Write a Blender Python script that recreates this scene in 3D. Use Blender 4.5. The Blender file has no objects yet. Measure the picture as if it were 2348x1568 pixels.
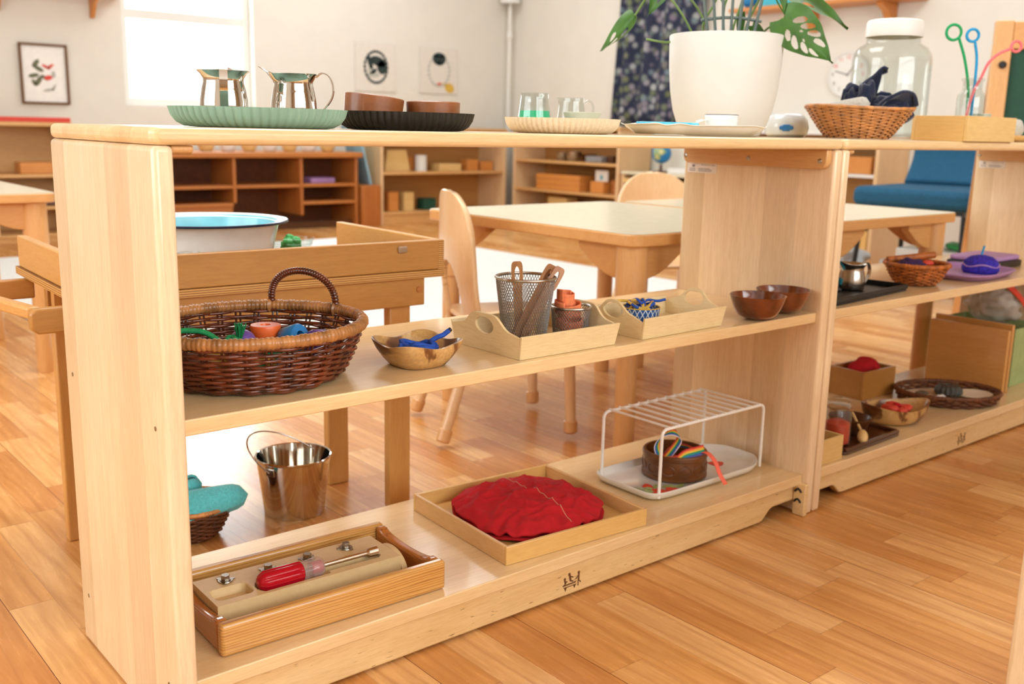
import bpy, bmesh, math, random
from mathutils import Vector, Matrix, noise
from math import pi, sin, cos, radians as rad
random.seed(7)
S = bpy.context.scene
COL = S.collection

# ------------------------------------------------------------------ camera
cam_d = bpy.data.cameras.new('camera')
cam = bpy.data.objects.new('camera', cam_d)
COL.objects.link(cam)
cam.location = (-0.37706, -1.00411, 0.69807)
cam.rotation_euler = (rad(78.01513), rad(-1.25724), rad(-39.88818))
cam_d.sensor_width = 36.0
cam_d.lens = 35.408
cam_d.clip_start = 0.01
cam_d.dof.use_dof = True
cam_d.dof.focus_distance = 1.27
cam_d.dof.aperture_fstop = 6.3
S.camera = cam

# ------------------------------------------------------------------ world and lights
S.view_settings.view_transform = 'Standard'
S.view_settings.look = 'None'
S.view_settings.gamma = 1.0
S.view_settings.use_curve_mapping = False
S.view_settings.exposure = 0.6
S.cycles.max_bounces = 8
S.cycles.diffuse_bounces = 4
S.cycles.glossy_bounces = 4
S.cycles.transmission_bounces = 8
S.cycles.transparent_max_bounces = 16
S.cycles.caustics_reflective = False
S.cycles.caustics_refractive = False
S.cycles.sample_clamp_indirect = 6.0
W = bpy.data.worlds.new('daylight')
S.world = W
W.use_nodes = True
W.node_tree.nodes['Background'].inputs[0].default_value = (0.95, 0.98, 1.0, 1)
W.node_tree.nodes['Background'].inputs[1].default_value = 2.6


def area(name, loc, rot, sx, sy, power, col=(1, 1, 1)):
    d = bpy.data.lights.new(name, 'AREA')
    d.shape = 'RECTANGLE'
    d.size, d.size_y, d.energy, d.color = sx, sy, power, col
    o = bpy.data.objects.new(name, d)
    COL.objects.link(o)
    o.location = loc
    o.rotation_euler = [rad(a) for a in rot]
    return o


# daylight coming in at the windows on the left, behind the camera and in the back wall; two ceiling lamps
area('window_daylight_west', (-2.70, 0.9, 1.55), (0, -90, 0), 1.5, 3.4, 35, (0.95, 0.975, 1.0))
area('window_daylight_south', (0.6, -3.42, 1.6), (90, 0, 0), 3.6, 1.5, 50, (0.95, 0.975, 1.0))
area('window_daylight_north', (2.35, 5.62, 1.45), (-90, 0, 0), 0.84, 1.3, 22, (0.95, 0.975, 1.0))
area('ceiling_lamp_light_a', (3.2, 4.2, 2.57), (0, 0, 0), 1.2, 1.2, 20, (0.95, 0.975, 1.0))
area('ceiling_lamp_light_b', (0.9, 1.2, 2.57), (0, 0, 0), 1.2, 1.2, 26, (0.95, 0.975, 1.0))
area('ceiling_lamp_light_c', (3.2, 0.9, 2.57), (0, 0, 0), 1.2, 1.2, 22, (0.95, 0.975, 1.0))


# ------------------------------------------------------------------ materials
def lin(c):
    if isinstance(c, str):
        c = [int(c[i:i + 2], 16) for i in (0, 2, 4)]
    return tuple([((x / 255) / 12.92 if x / 255 <= 0.04045 else ((x / 255 + 0.055) / 1.055) ** 2.4) for x in c]) + (1,)


class NT:
    def __init__(s, name):
        s.m = bpy.data.materials.new(name)
        s.m.use_nodes = True
        s.t = s.m.node_tree
        s.b = s.t.nodes['Principled BSDF']

    def n(s, typ, ins=None, **kw):
        nd = s.t.nodes.new(typ)
        for k, v in kw.items():
            setattr(nd, k, v)
        for k, v in (ins or {}).items():
            s.put(nd.inputs[k], v)
        return nd

    def put(s, sock, v):
        if isinstance(v, bpy.types.NodeSocket):
            s.t.links.new(v, sock)
        else:
            sock.default_value = v

    def math(s, op, a, b=None):
        nd = s.t.nodes.new('ShaderNodeMath')
        nd.operation = op
        s.put(nd.inputs[0], a)
        if b is not None:
            s.put(nd.inputs[1], b)
        return nd.outputs[0]

    def mix(s, fac, a, b, mode='MIX'):
        nd = s.t.nodes.new('ShaderNodeMix')
        nd.data_type = 'RGBA'
        nd.blend_type = mode
        s.put(nd.inputs[0], fac)
        s.put(nd.inputs[6], a)
        s.put(nd.inputs[7], b)
        return nd.outputs[2]

    def ramp(s, fac, stops):
        nd = s.t.nodes.new('ShaderNodeValToRGB')
        e = nd.color_ramp.elements
        while len(e) < len(stops):
            e.new(0.5)
        for el, (p, c) in zip(e, stops):
            el.position = p
            el.color = c
        s.put(nd.inputs[0], fac)
        return nd.outputs[0]

    def out(s, **kw):
        for k, v in kw.items():
            s.put(s.b.inputs[k.replace('_', ' ')], v)
        return s.m


def plain(name, col, rough=0.5, metal=0.0, coat=0.0, trans=0.0, ior=1.45, noise_amt=0.06, noise_scale=40, sheen=0.0, bump=0.0, bscale=300):
    t = NT(name)
    c = lin(col)
    tc = t.n('ShaderNodeTexCoord').outputs['Object']
    nz = t.n('ShaderNodeTexNoise', {'Vector': tc, 'Scale': noise_scale, 'Detail': 3.0}).outputs[0]
    d = tuple([x * (1 - noise_amt * 2) for x in c[:3]]) + (1,)
    b = tuple([min(1, x * (1 + noise_amt)) for x in c[:3]]) + (1,)
    cc = t.ramp(nz, [(0.3, d), (0.7, b)])
    kw = dict(Base_Color=cc, Roughness=rough, Metallic=metal, IOR=ior)
    if coat:
        kw.update(Coat_Weight=coat, Coat_Roughness=0.12)
    if trans:
        kw.update(Transmission_Weight=trans)
    if sheen:
        kw.update(Sheen_Weight=sheen)
    if bump:
        bn = t.n('ShaderNodeTexNoise', {'Vector': tc, 'Scale': bscale, 'Detail': 2.0}).outputs[0]
        kw['Normal'] = t.n('ShaderNodeBump', {'Strength': bump, 'Distance': 0.002, 'Height': bn}).outputs[0]
    return t.out(**kw)


def wood(name, light, dark, axis='x', freq=60, stretch=14, rough=0.34, coat=0.25, strip=None, strip_axis='y', amt=0.5, ring=0.0, fleck=0.0, sv=0.5):
    """wood with grain along an axis; strip: width of glued staves, each its own tint"""
    t = NT(name)
    tc = t.n('ShaderNodeTexCoord').outputs['Object']
    sc = {'x': (1 / stretch, 1, 1), 'y': (1, 1 / stretch, 1), 'z': (1, 1, 1 / stretch)}[axis]
    off = None
    sep = t.n('ShaderNodeSeparateXYZ', {0: tc})
    shade = None
    if strip:
        k = t.math('FLOOR', t.math('DIVIDE', sep.outputs['XYZ'.index(strip_axis.upper())], strip))
        wn = t.n('ShaderNodeTexWhiteNoise', {'W': k}, noise_dimensions='1D')
        shade = wn.outputs['Value']
        off = t.n('ShaderNodeVectorMath', {0: tc, 1: wn.outputs['Color']}, operation='ADD').outputs[0]
    mp = t.n('ShaderNodeMapping', {'Vector': off or tc, 'Scale': sc})
    n1 = t.n('ShaderNodeTexNoise', {'Vector': mp.outputs[0], 'Scale': float(freq), 'Detail': 5.0, 'Roughness': 0.6, 'Distortion': 0.4}).outputs[0]
    n2 = t.n('ShaderNodeTexNoise', {'Vector': mp.outputs[0], 'Scale': freq * 0.17, 'Detail': 2.0}).outputs[0]
    L, D = lin(light), lin(dark)
    f = t.math('ADD', t.math('MULTIPLY', n1, 0.6), t.math('MULTIPLY', n2, 0.4))
    col = t.ramp(f, [(0.5 - 0.28 / max(amt, .1) * .5, D), (0.5 + 0.2 / max(amt, .1) * .5, L)])
    if ring:
        rv = t.n('ShaderNodeTexWave', {'Vector': mp.outputs[0], 'Scale': ring, 'Distortion': 6.0, 'Detail': 2.0, 'Detail Scale': 1.6}, wave_type='BANDS',
                 bands_direction='Z' if axis != 'z' else 'X').outputs['Fac']
        col = t.mix(t.math('MULTIPLY', t.math('POWER', rv, 7.0), 0.7), col, lin('8a5020'))
    fg = t.n('ShaderNodeTexNoise', {'Vector': mp.outputs[0], 'Scale': freq * 9.0, 'Detail': 3.0, 'Roughness': 0.7}).outputs[0]
    col = t.mix(1.0, col, t.ramp(fg, [(0.36, (0.93, 0.90, 0.86, 1)), (0.58, (1.02, 1.02, 1.02, 1))]), 'MULTIPLY')
    if shade is not None:
        col = t.mix(1.0, col, t.ramp(shade, [(0.0, (1 - .22 * sv, 1 - .29 * sv, 1 - .38 * sv, 1)), (0.55, (1, 1 - .06 * sv, 1 - .1 * sv, 1)), (1.0, (1, 1, 1, 1))]), 'MULTIPLY')
    if fleck:
        fm = t.n('ShaderNodeMapping', {'Vector': tc, 'Scale': (55, 560, 560)}).outputs[0]
        fl = t.n('ShaderNodeTexNoise', {'Vector': fm, 'Scale': 1.0, 'Detail': 0.0}).outputs[0]
        col = t.mix(t.ramp(fl, [(0.80, (0, 0, 0, 1)), (0.83, (fleck, fleck, fleck, 1))]), col, lin('6a3c1c'))
    return t.out(Base_Color=col, Roughness=rough, Coat_Weight=coat, Coat_Roughness=0.1)


def floor_mat():
    t = NT('laminate_floor')
    tc = t.n('ShaderNodeTexCoord').outputs['Object']
    sp = t.n('ShaderNodeSeparateXYZ', {0: tc})
    X, Y = sp.outputs[0], sp.outputs[1]
    w = 0.0632
    xs = t.math('DIVIDE', t.math('ADD', X, 10 * w - 0.316 + 5 * w), w)
    k = t.math('FLOOR', xs)
    r1 = t.n('ShaderNodeTexWhiteNoise', {'W': k}, noise_dimensions='1D').outputs['Value']
    ln = t.math('ADD', 0.34, t.math('MULTIPLY', r1, 0.16))
    ys = t.math('DIVIDE', t.math('ADD', Y, t.math('MULTIPLY', r1, 7.3)), ln)
    j = t.math('FLOOR', ys)
    cv = t.n('ShaderNodeCombineXYZ', {0: k, 1: j})
    wn = t.n('ShaderNodeTexWhiteNoise', {'Vector': cv.outputs[0]}, noise_dimensions='2D')
    off = t.n('ShaderNodeVectorMath', {0: tc, 1: wn.outputs['Color']}, operation='ADD').outputs[0]
    mp = t.n('ShaderNodeMapping', {'Vector': off, 'Scale': (1, 0.09, 1)}).outputs[0]
    g1 = t.n('ShaderNodeTexNoise', {'Vector': mp, 'Scale': 95.0, 'Detail': 6.0, 'Roughness': 0.62, 'Distortion': 0.5}).outputs[0]
    g2 = t.n('ShaderNodeTexNoise', {'Vector': mp, 'Scale': 17.0, 'Detail': 2.0, 'Distortion': 1.2}).outputs[0]
    base = t.ramp(wn.outputs['Value'], [(0.0, lin('c88648')), (0.3, lin('d49856')), (0.65, lin('dca464')), (1.0, lin('e6b478'))])
    gr = t.ramp(t.math('ADD', t.math('MULTIPLY', g1, 0.55), t.math('MULTIPLY', g2, 0.45)), [(0.30, (0.72, 0.62, 0.52, 1)), (0.60, (1.05, 1.05, 1.04, 1))])
    col = t.mix(1.0, base, gr, 'MULTIPLY')
    # cathedral figure
    wv = t.n('ShaderNodeTexWave', {'Vector': t.n('ShaderNodeMapping', {'Vector': off, 'Scale': (1, 0.22, 1)}).outputs[0], 'Scale': 9.0, 'Distortion': 4.0, 'Detail': 2.0, 'Detail Scale': 1.5}, wave_type='BANDS', bands_direction='X').outputs['Fac']
    col = t.mix(t.math('MULTIPLY', t.math('POWER', wv, 9.0), 0.28), col, lin('9a5a28'))
    # seams between planks (every third strip) and board ends
    fx = t.math('FRACT', t.math('DIVIDE', t.math('ADD', xs, 0.0), 3.0))
    s1 = t.math('LESS_THAN', t.math('ABSOLUTE', t.math('SUBTRACT', fx, 0.0)), 0.006)
    fy = t.math('FRACT', ys)
    s2 = t.math('LESS_THAN', fy, 0.004)
    f1 = t.math('LESS_THAN', t.math('FRACT', xs), 0.02)
    seam = t.math('MINIMUM', t.math('ADD', t.math('MULTIPLY', s1, .7), t.math('ADD', t.math('MULTIPLY', s2, 0.35), t.math('MULTIPLY', f1, 0.25))), 1.0)
    col = t.mix(seam, col, lin('6b3210'))
    return t.out(Base_Color=col, Roughness=t.math('ADD', 0.2, t.math('MULTIPLY', g1, 0.12)), Specular_IOR_Level=0.45)


def thin_glass(name, tint, ior, body=0.0, body_col='ffffff', gloss=0.0):
    """thin clear wall: transparent, with a mirror sheen that grows at grazing angles"""
    t = NT(name)
    tr = t.n('ShaderNodeBsdfTransparent', {0: lin(tint)}).outputs[0]
    if body:
        df = t.n('ShaderNodeBsdfDiffuse', {0: lin(body_col)}).outputs[0]
        tr = t.n('ShaderNodeMixShader', {0: body, 1: tr, 2: df}).outputs[0]
    gl = t.n('ShaderNodeBsdfGlossy', {'Color': (1, 1, 1, 1), 'Roughness': 0.02 + gloss}).outputs[0]
    lw = t.n('ShaderNodeLayerWeight', {'Blend': 0.5}).outputs['Facing']
    fr = t.math('ADD', 0.03, t.math('MULTIPLY', t.math('POWER', lw, 5.0), 0.45 * ior))
    mx = t.n('ShaderNodeMixShader', {0: fr, 1: tr, 2: gl}).outputs[0]
    out = [n for n in t.t.nodes if n.type == 'OUTPUT_MATERIAL'][0]
    t.t.links.new(mx, out.inputs[0])
    return t.m


MAPLE = ('ecca9c', 'd9ab76')
M = {}
M['maple_z'] = wood('maple_panel', 'efdab8', 'e2c49a', 'z', 34, 14, 0.3, 0.35, strip=0.072, strip_axis='y', amt=0.6, sv=0.75)
M['maple_x'] = wood('maple_shelf', 'edd2a2', 'dcb680', 'x', 38, 14, 0.3, 0.35, strip=0.057, strip_axis='y', amt=0.6, sv=0.25)
M['maple_edge'] = wood('maple_kick', 'ecd09c', 'd9b276', 'x', 46, 12, 0.42, 0.1, amt=0.6, fleck=0.75)
M['maple_y'] = wood('maple_cleat', 'dcae74', 'c8935a', 'y', 40, 14, 0.4, 0.15, amt=0.4)
M['birch_x'] = wood('birch_ply_shaded', 'c08a46', 'a87232', 'x', 40, 9, 0.4, 0.2, amt=0.45)  # darker than the side birch; the desk front's shade put into the colour
M['birch_y'] = wood('birch_ply_side', 'd8a25c', 'c48b48', 'y', 40, 9, 0.4, 0.2, amt=0.45)
M['birch_z'] = wood('birch_ply_leg', 'cf9a55', 'b98041', 'z', 40, 9, 0.4, 0.2, amt=0.4)
M['beech_z'] = wood('beech_leg', 'e0ae74', 'cf9a60', 'z', 50, 12, 0.4, 0.2, amt=0.35)
M['beech_x'] = wood('beech_edge', 'dca768', 'c98f52', 'x', 50, 12, 0.4, 0.2, amt=0.35)
M['chair_wood'] = wood('pale_bentwood', 'ecc89a', 'dcb07c', 'z', 40, 12, 0.35, 0.3, amt=0.35)
M['basswood'] = wood('pale_basswood', 'ecd9ac', 'e0c894', 'x', 50, 10, 0.55, 0.0, amt=0.35)
M['basswood_y'] = wood('pale_basswood_end', 'ead4a6', 'dcc28e', 'y', 50, 10, 0.55, 0.0, amt=0.35)
M['fir_x'] = wood('varnished_fir', 'dcaa62', 'c89048', 'x', 60, 22, 0.25, 0.5, ring=85, amt=0.6)
M['fir_y'] = wood('varnished_fir_end', 'c47c36', '9a561e', 'y', 60, 22, 0.22, 0.6, ring=85, amt=0.5)
M['block'] = wood('pale_hardboard', 'e0c594', 'd0b07a', 'x', 160, 2, 0.5, 0.05, amt=0.35)
M['traywood_x'] = wood('light_tray_wood', 'e4bd78', 'd3a45c', 'x', 40, 12, 0.35, 0.3, amt=0.4)
M['traywood_y'] = wood('light_tray_wood_end', 'e0b67c', 'd0a064', 'y', 40, 12, 0.35, 0.3, amt=0.4)
M['cherry'] = wood('reddish_cabinet_wood', 'c07a3a', 'a4602a', 'x', 30, 8, 0.45, 0.1, amt=0.5)
M['cherry_z'] = wood('reddish_cabinet_side', 'bc7434', '9c5824', 'z', 30, 8, 0.45, 0.1, amt=0.5)
M['cab'] = wood('cabinet_wood', 'dcae74', 'cb9858', 'x', 24, 8, 0.45, 0.1, amt=0.4)
M['cab_z'] = wood('cabinet_wood_side', 'e6c498', 'd8b080', 'z', 24, 8, 0.45, 0.1, amt=0.4)
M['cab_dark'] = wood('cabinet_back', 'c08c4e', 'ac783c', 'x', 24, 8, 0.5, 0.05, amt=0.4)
M['orangewood'] = wood('orange_pine', 'd6914a', 'c67c36', 'x', 30, 8, 0.45, 0.1, amt=0.4)
M['acacia'] = wood('brown_acacia', '9a5c30', '74401e', 'x', 50, 8, 0.4, 0.15, amt=0.6)
M['walnut'] = wood('dark_wood', '5a3218', '3c200e', 'x', 40, 8, 0.3, 0.3, amt=0.5)
M['drum'] = wood('carved_brown_wood', '74441c', '4a270c', 'x', 30, 3, 0.35, 0.3, amt=0.7)
M['handlewood'] = wood('brown_needle_wood', 'c08a56', '94623a', 'z', 90, 20, 0.4, 0.1, amt=0.7)
M['boxwood'] = wood('yellow_box_wood', 'e4c284', 'd4ae68', 'x', 30, 10, 0.5, 0.05, amt=0.4)
M['boxwood_y'] = wood('yellow_box_wood_side', 'e0ba78', 'd0a660', 'y', 30, 10, 0.5, 0.05, amt=0.4)
M['floor'] = floor_mat()
M['laminate'] = plain('cream_laminate', 'dfd6ba', 0.22, noise_amt=0.02)
M['wall'] = plain('white_wall', 'e0dbd0', 0.85, noise_amt=0.015, noise_scale=6)
M['ceil'] = plain('white_ceiling', 'e2e1de', 0.9, noise_amt=0.01)
M['white'] = plain('white_paint', 'e4e2dc', 0.45, noise_amt=0.01)
M['enamel'] = plain('white_enamel', 'e6e5de', 0.18, coat=0.4, noise_amt=0.02)
M['chrome'] = plain('polished_steel', 'd9d4cc', 0.07, 1.0, noise_amt=0.01)
M['steel'] = plain('brushed_steel', 'b9b3aa', 0.24, 1.0, noise_amt=0.03)
M['greymetal'] = plain('grey_wire', '97918a', 0.35, 0.85, noise_amt=0.03)
M['zinc'] = plain('zinc_hardware', 'a8a195', 0.25, 1.0, noise_amt=0.08, noise_scale=200)
M['whitewire'] = plain('white_coated_wire', 'f2f0ea', 0.35, noise_amt=0.01)
M['sage'] = plain('sage_green_silicone', '86a796', 0.6, noise_amt=0.03)
M['blacktray'] = plain('black_silicone', '141414', 0.42, noise_amt=0.03)
M['cream'] = plain('cream_speckled_ceramic', 'e0cfb2', 0.55, noise_amt=0.05, noise_scale=250)

M['greenliquid'] = plain('green_water', '3cc894', 0.08, noise_amt=0.04, noise_scale=60)
M['greybowl'] = plain('grey_green_ceramic', 'b9bca8', 0.45, noise_amt=0.04)
M['pot'] = plain('white_planter', 'd4d2cb', 0.55, noise_amt=0.02, noise_scale=12)
M['soil'] = plain('soil', '3a2a1c', 0.95, noise_amt=0.4, noise_scale=90)
M['leaf'] = plain('monstera_leaf', '3d6820', 0.5, coat=0.0, noise_amt=0.18, noise_scale=30)
M['stem'] = plain('green_stem', '6d8a44', 0.5, noise_amt=0.1)
M['trellis'] = plain('grey_green_trellis', '5c6a64', 0.5, noise_amt=0.05)
M['wicker'] = plain('golden_wicker', 'c4864a', 0.45, coat=0.2, noise_amt=0.2, noise_scale=60)
M['wicker_rim'] = plain('honey_wicker_rim', 'b27a44', 0.4, coat=0.3, noise_amt=0.25, noise_scale=45)
M['wicker_dark'] = plain('red_brown_wicker', '6a2e14', 0.28, coat=0.5, noise_amt=0.38, noise_scale=50)
M['wicker_brown'] = plain('brown_wicker', '6a3c1e', 0.5, noise_amt=0.25, noise_scale=60)
M['wicker_orange'] = plain('orange_wicker', 'b8682a', 0.5, noise_amt=0.25, noise_scale=70)
M['stake'] = plain('dark_stakes', '4e2410', 0.4, noise_amt=0.2)
M['navy'] = plain('navy_cloth', '141d38', 0.95, sheen=0.3, noise_amt=0.2, noise_scale=300, bump=0.4)
M['greycloth'] = plain('pale_grey_cloth', 'bdb8ac', 0.95, sheen=0.2, noise_amt=0.08, noise_scale=300, bump=0.3)
M['redcloth'] = plain('red_cloth', 'b8121c', 0.9, sheen=0.0, noise_amt=0.08, noise_scale=60, bump=0.15, bscale=900)
M['thread'] = plain('tan_thread', 'd6a080', 0.9)
M['tealcloth'] = plain('teal_terry', '5cc0c4', 0.95, sheen=0.2, noise_amt=0.1, noise_scale=250, bump=0.6)
M['glaze'] = plain('brown_glaze', '783818', 0.10, coat=0.8, noise_amt=0.35, noise_scale=22)
M['orange'] = plain('orange_felt', 'f58c5c', 0.85, noise_amt=0.1, noise_scale=150)
M['coral'] = plain('coral_ribbon', 'f27058', 0.7, noise_amt=0.05)
M['blue'] = plain('blue_cord', '1f4fb0', 0.7, noise_amt=0.1, noise_scale=200)
M['blue_wood'] = plain('blue_bead', '1c78b8', 0.4, coat=0.2, noise_amt=0.06)
M['orange_wood'] = plain('orange_bead', 'ea6a30', 0.4, coat=0.2, noise_amt=0.05)
M['purple_wood'] = plain('purple_bead', '6a4a9a', 0.4, coat=0.2, noise_amt=0.06)
M['green_cord'] = plain('green_cord', '1a8a4e', 0.75, noise_amt=0.12, noise_scale=200)
M['yellow'] = plain('yellow_cord', 'd8b04c', 0.75, noise_amt=0.1, noise_scale=200)
M['red_plastic'] = plain('red_translucent_plastic', 'c01224', 0.12, trans=0.12, ior=1.46, noise_amt=0.03)

M['redpaint'] = plain('red_paint', 'd84a38', 0.45, noise_amt=0.03)
M['black'] = plain('black_plastic', '121212', 0.4, noise_amt=0.02)
M['inkbrown'] = plain('burnt_brown', '6d4420', 0.8, noise_amt=0.1)
M['ink'] = plain('grey_ink', '8a8684', 0.8)
M['paper'] = plain('white_paper', 'efece6', 0.8, noise_amt=0.02)
M['sticker'] = plain('sticker', 'e6dcd4', 0.5, noise_amt=0.01)
M['rug'] = plain('white_rug', 'e4e4e0', 0.95, noise_amt=0.05, noise_scale=120, bump=0.4, bscale=200)
M['bluechair'] = plain('blue_upholstery', '1f5878', 0.9, noise_amt=0.2, noise_scale=220)
M['tealpaint'] = plain('blue_enamel', '3fb8d0', 0.2, coat=0.4, noise_amt=0.08, noise_scale=20)
M['navyrim'] = plain('navy_enamel_rim', '16233f', 0.25)
M['lilac'] = plain('lilac_plastic', 'b08ac0', 0.5, noise_amt=0.04)
M['yarn'] = plain('violet_yarn', '3a2cb0', 0.9, noise_amt=0.3, noise_scale=180, bump=0.9, bscale=250)
M['green_felt'] = plain('green_plastic', '3fae5a', 0.5, noise_amt=0.08)
M['bluewire'] = plain('blue_pipe_cleaner', '2c9ad0', 0.9, noise_amt=0.15, noise_scale=500)
M['greenwire'] = plain('green_pipe_cleaner', '23a060', 0.9, noise_amt=0.15, noise_scale=500)
M['pinkwire'] = plain('pink_pipe_cleaner', 'f0787c', 0.9, noise_amt=0.15, noise_scale=500)
M['lime'] = plain('lime_fabric', 'a2b478', 0.8, noise_amt=0.06)

M['pinkstuff'] = plain('pink_cloth', 'e88a88', 0.8, noise_amt=0.3, noise_scale=90)
M['chalk'] = plain('green_chalkboard', '1d4a38', 0.7, noise_amt=0.05)
M['brownframe'] = plain('brown_frame', '6e4a22', 0.5, noise_amt=0.1)
M['glass'] = thin_glass('clear_glass', 'f6f8f7', 1.32)
M['clear_plastic'] = thin_glass('clear_plastic', 'f2e6e2', 1.45, 0.25, 'e8d8d0')
M['plasticbag'] = thin_glass('clear_bag', 'efefec', 1.5, 0.3, 'f0eeea', 0.08)
M['reflect_tan'] = plain('reflection_tan', 'b59a7a', 0.85, noise_amt=0.02)  # unseen south wall tinted tan to darken reflections in the steel creamers
M['porcelain'] = plain('pale_porcelain', 'd4d8d8', 0.15, coat=0.5, noise_amt=0.02)
M['bluemark'] = plain('blue_mark', '2c78bc', 0.3)
M['sheet'] = plain('print_paper', 'ddd6cb', 0.8, noise_amt=0.02)
M['cubby_back'] = plain('dark_cubby_back', '6e3c1a', 0.6, noise_amt=0.1)


def patterned(name, build):
    t = NT(name)
    build(t)
    return t.m


def _curtain(t):
    tc = t.n('ShaderNodeTexCoord').outputs['Object']
    v = t.n('ShaderNodeTexVoronoi', {'Vector': tc, 'Scale': 20.0})
    dots = t.ramp(v.outputs['Distance'], [(0.3, (1, 1, 1, 1)), (0.62, (0, 0, 0, 1))])
    hue = t.ramp(v.outputs['Color'], [(0.15, lin('74848c')), (0.4, lin('6c7450')), (0.6, lin('7a7080')), (0.85, lin('a4a8a8'))])
    t.out(Base_Color=t.mix(dots, lin('262c44'), hue), Roughness=0.9)


def _globe(t):
    tc = t.n('ShaderNodeTexCoord').outputs['Object']
    nz = t.n('ShaderNodeTexNoise', {'Vector': tc, 'Scale': 14.0, 'Detail': 3.0}).outputs[0]
    t.out(Base_Color=t.ramp(nz, [(0.52, lin('1c7ab8')), (0.56, lin('8fa860')), (0.66, lin('d8c890'))]), Roughness=0.3)


def _rainbow(t):
    u = t.n('ShaderNodeUVMap').outputs[0]
    y = t.n('ShaderNodeSeparateXYZ', {0: u}).outputs[1]
    nd = t.n('ShaderNodeValToRGB')
    nd.color_ramp.interpolation = 'CONSTANT'
    cs = ['e8e4f0', '5c58a8', '1f5fb0', '1a8a90', '2f9a58', 'e8d040', 'f0a030', 'f06a40', 'd83a40']
    e = nd.color_ramp.elements
    while len(e) < len(cs):
        e.new(0.5)
    for i, c in enumerate(cs):
        e[i].position = i / len(cs)
        e[i].color = lin(c)
    t.put(nd.inputs[0], y)
    t.out(Base_Color=nd.outputs[0], Roughness=0.6)


def _lattice(t):
    u = t.n('ShaderNodeUVMap').outputs[0]
    s = t.n('ShaderNodeSeparateXYZ', {0: u})
    a = t.math('MULTIPLY', s.outputs[0], 22.0)
    b = t.math('MULTIPLY', s.outputs[1], 2.0)
    d1 = t.math('ABSOLUTE', t.math('SUBTRACT', t.math('FRACT', t.math('ADD', a, b)), 0.5))
    d2 = t.math('ABSOLUTE', t.math('SUBTRACT', t.math('FRACT', t.math('SUBTRACT', a, b)), 0.5))
    ln = t.math('LESS_THAN', t.math('MINIMUM', d1, d2), 0.08)
    t.out(Base_Color=t.mix(ln, lin('1f4f8c'), lin('d8e0e4')), Roughness=0.4)


def _acbowl(t):
    tc = t.n('ShaderNodeTexCoord').outputs['Object']
    mp = t.n('ShaderNodeMapping', {'Vector': tc, 'Scale': (14, 5, 14), 'Rotation': (0, 0, 0.5)}).outputs[0]
    n = t.n('ShaderNodeTexNoise', {'Vector': mp, 'Scale': 1.1, 'Detail': 3.0, 'Distortion': 0.8}).outputs[0]
    n2 = t.n('ShaderNodeTexNoise', {'Vector': mp, 'Scale': 16.0, 'Detail': 4.0}).outputs[0]
    c = t.ramp(n, [(0.33, lin('63381a')), (0.40, lin('8a5a2e')), (0.43, lin('d4a868')), (0.75, lin('e4c084'))])
    t.out(Base_Color=t.mix(1.0, c, t.ramp(n2, [(0.3, (.75, .7, .66, 1)), (0.7, (1, 1, 1, 1))]), 'MULTIPLY'), Roughness=0.35, Coat_Weight=0.2)


def _ply(t):
    tc = t.n('ShaderNodeTexCoord').outputs['Object']
    z = t.n('ShaderNodeSeparateXYZ', {0: tc}).outputs[2]
    f = t.math('FRACT', t.math('MULTIPLY', z, 280.0))
    t.out(Base_Color=t.mix(t.math('LESS_THAN', f, 0.4), lin('cf9b55'), lin('8a5a26')), Roughness=0.5)


def _paint(t):
    tc = t.n('ShaderNodeTexCoord').outputs['Object']
    n = t.n('ShaderNodeTexNoise', {'Vector': tc, 'Scale': 30.0, 'Detail': 3.0}).outputs[0]
    t.out(Base_Color=t.ramp(n, [(0.4, lin('28a8d0')), (0.65, lin('7fd4e4'))]), Roughness=0.2)


M['curtain'] = patterned('navy_dotted_fabric', _curtain)
M['globe'] = patterned('globe_map', _globe)
M['rainbow'] = patterned('rainbow_ribbon', _rainbow)
M['lattice'] = patterned('blue_lattice_ceramic', _lattice)
M['acbowl'] = patterned('two_tone_acacia', _acbowl)
M['plyedge'] = patterned('plywood_edge', _ply)
M['bluepaint'] = patterned('blue_paint', _paint)


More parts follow.
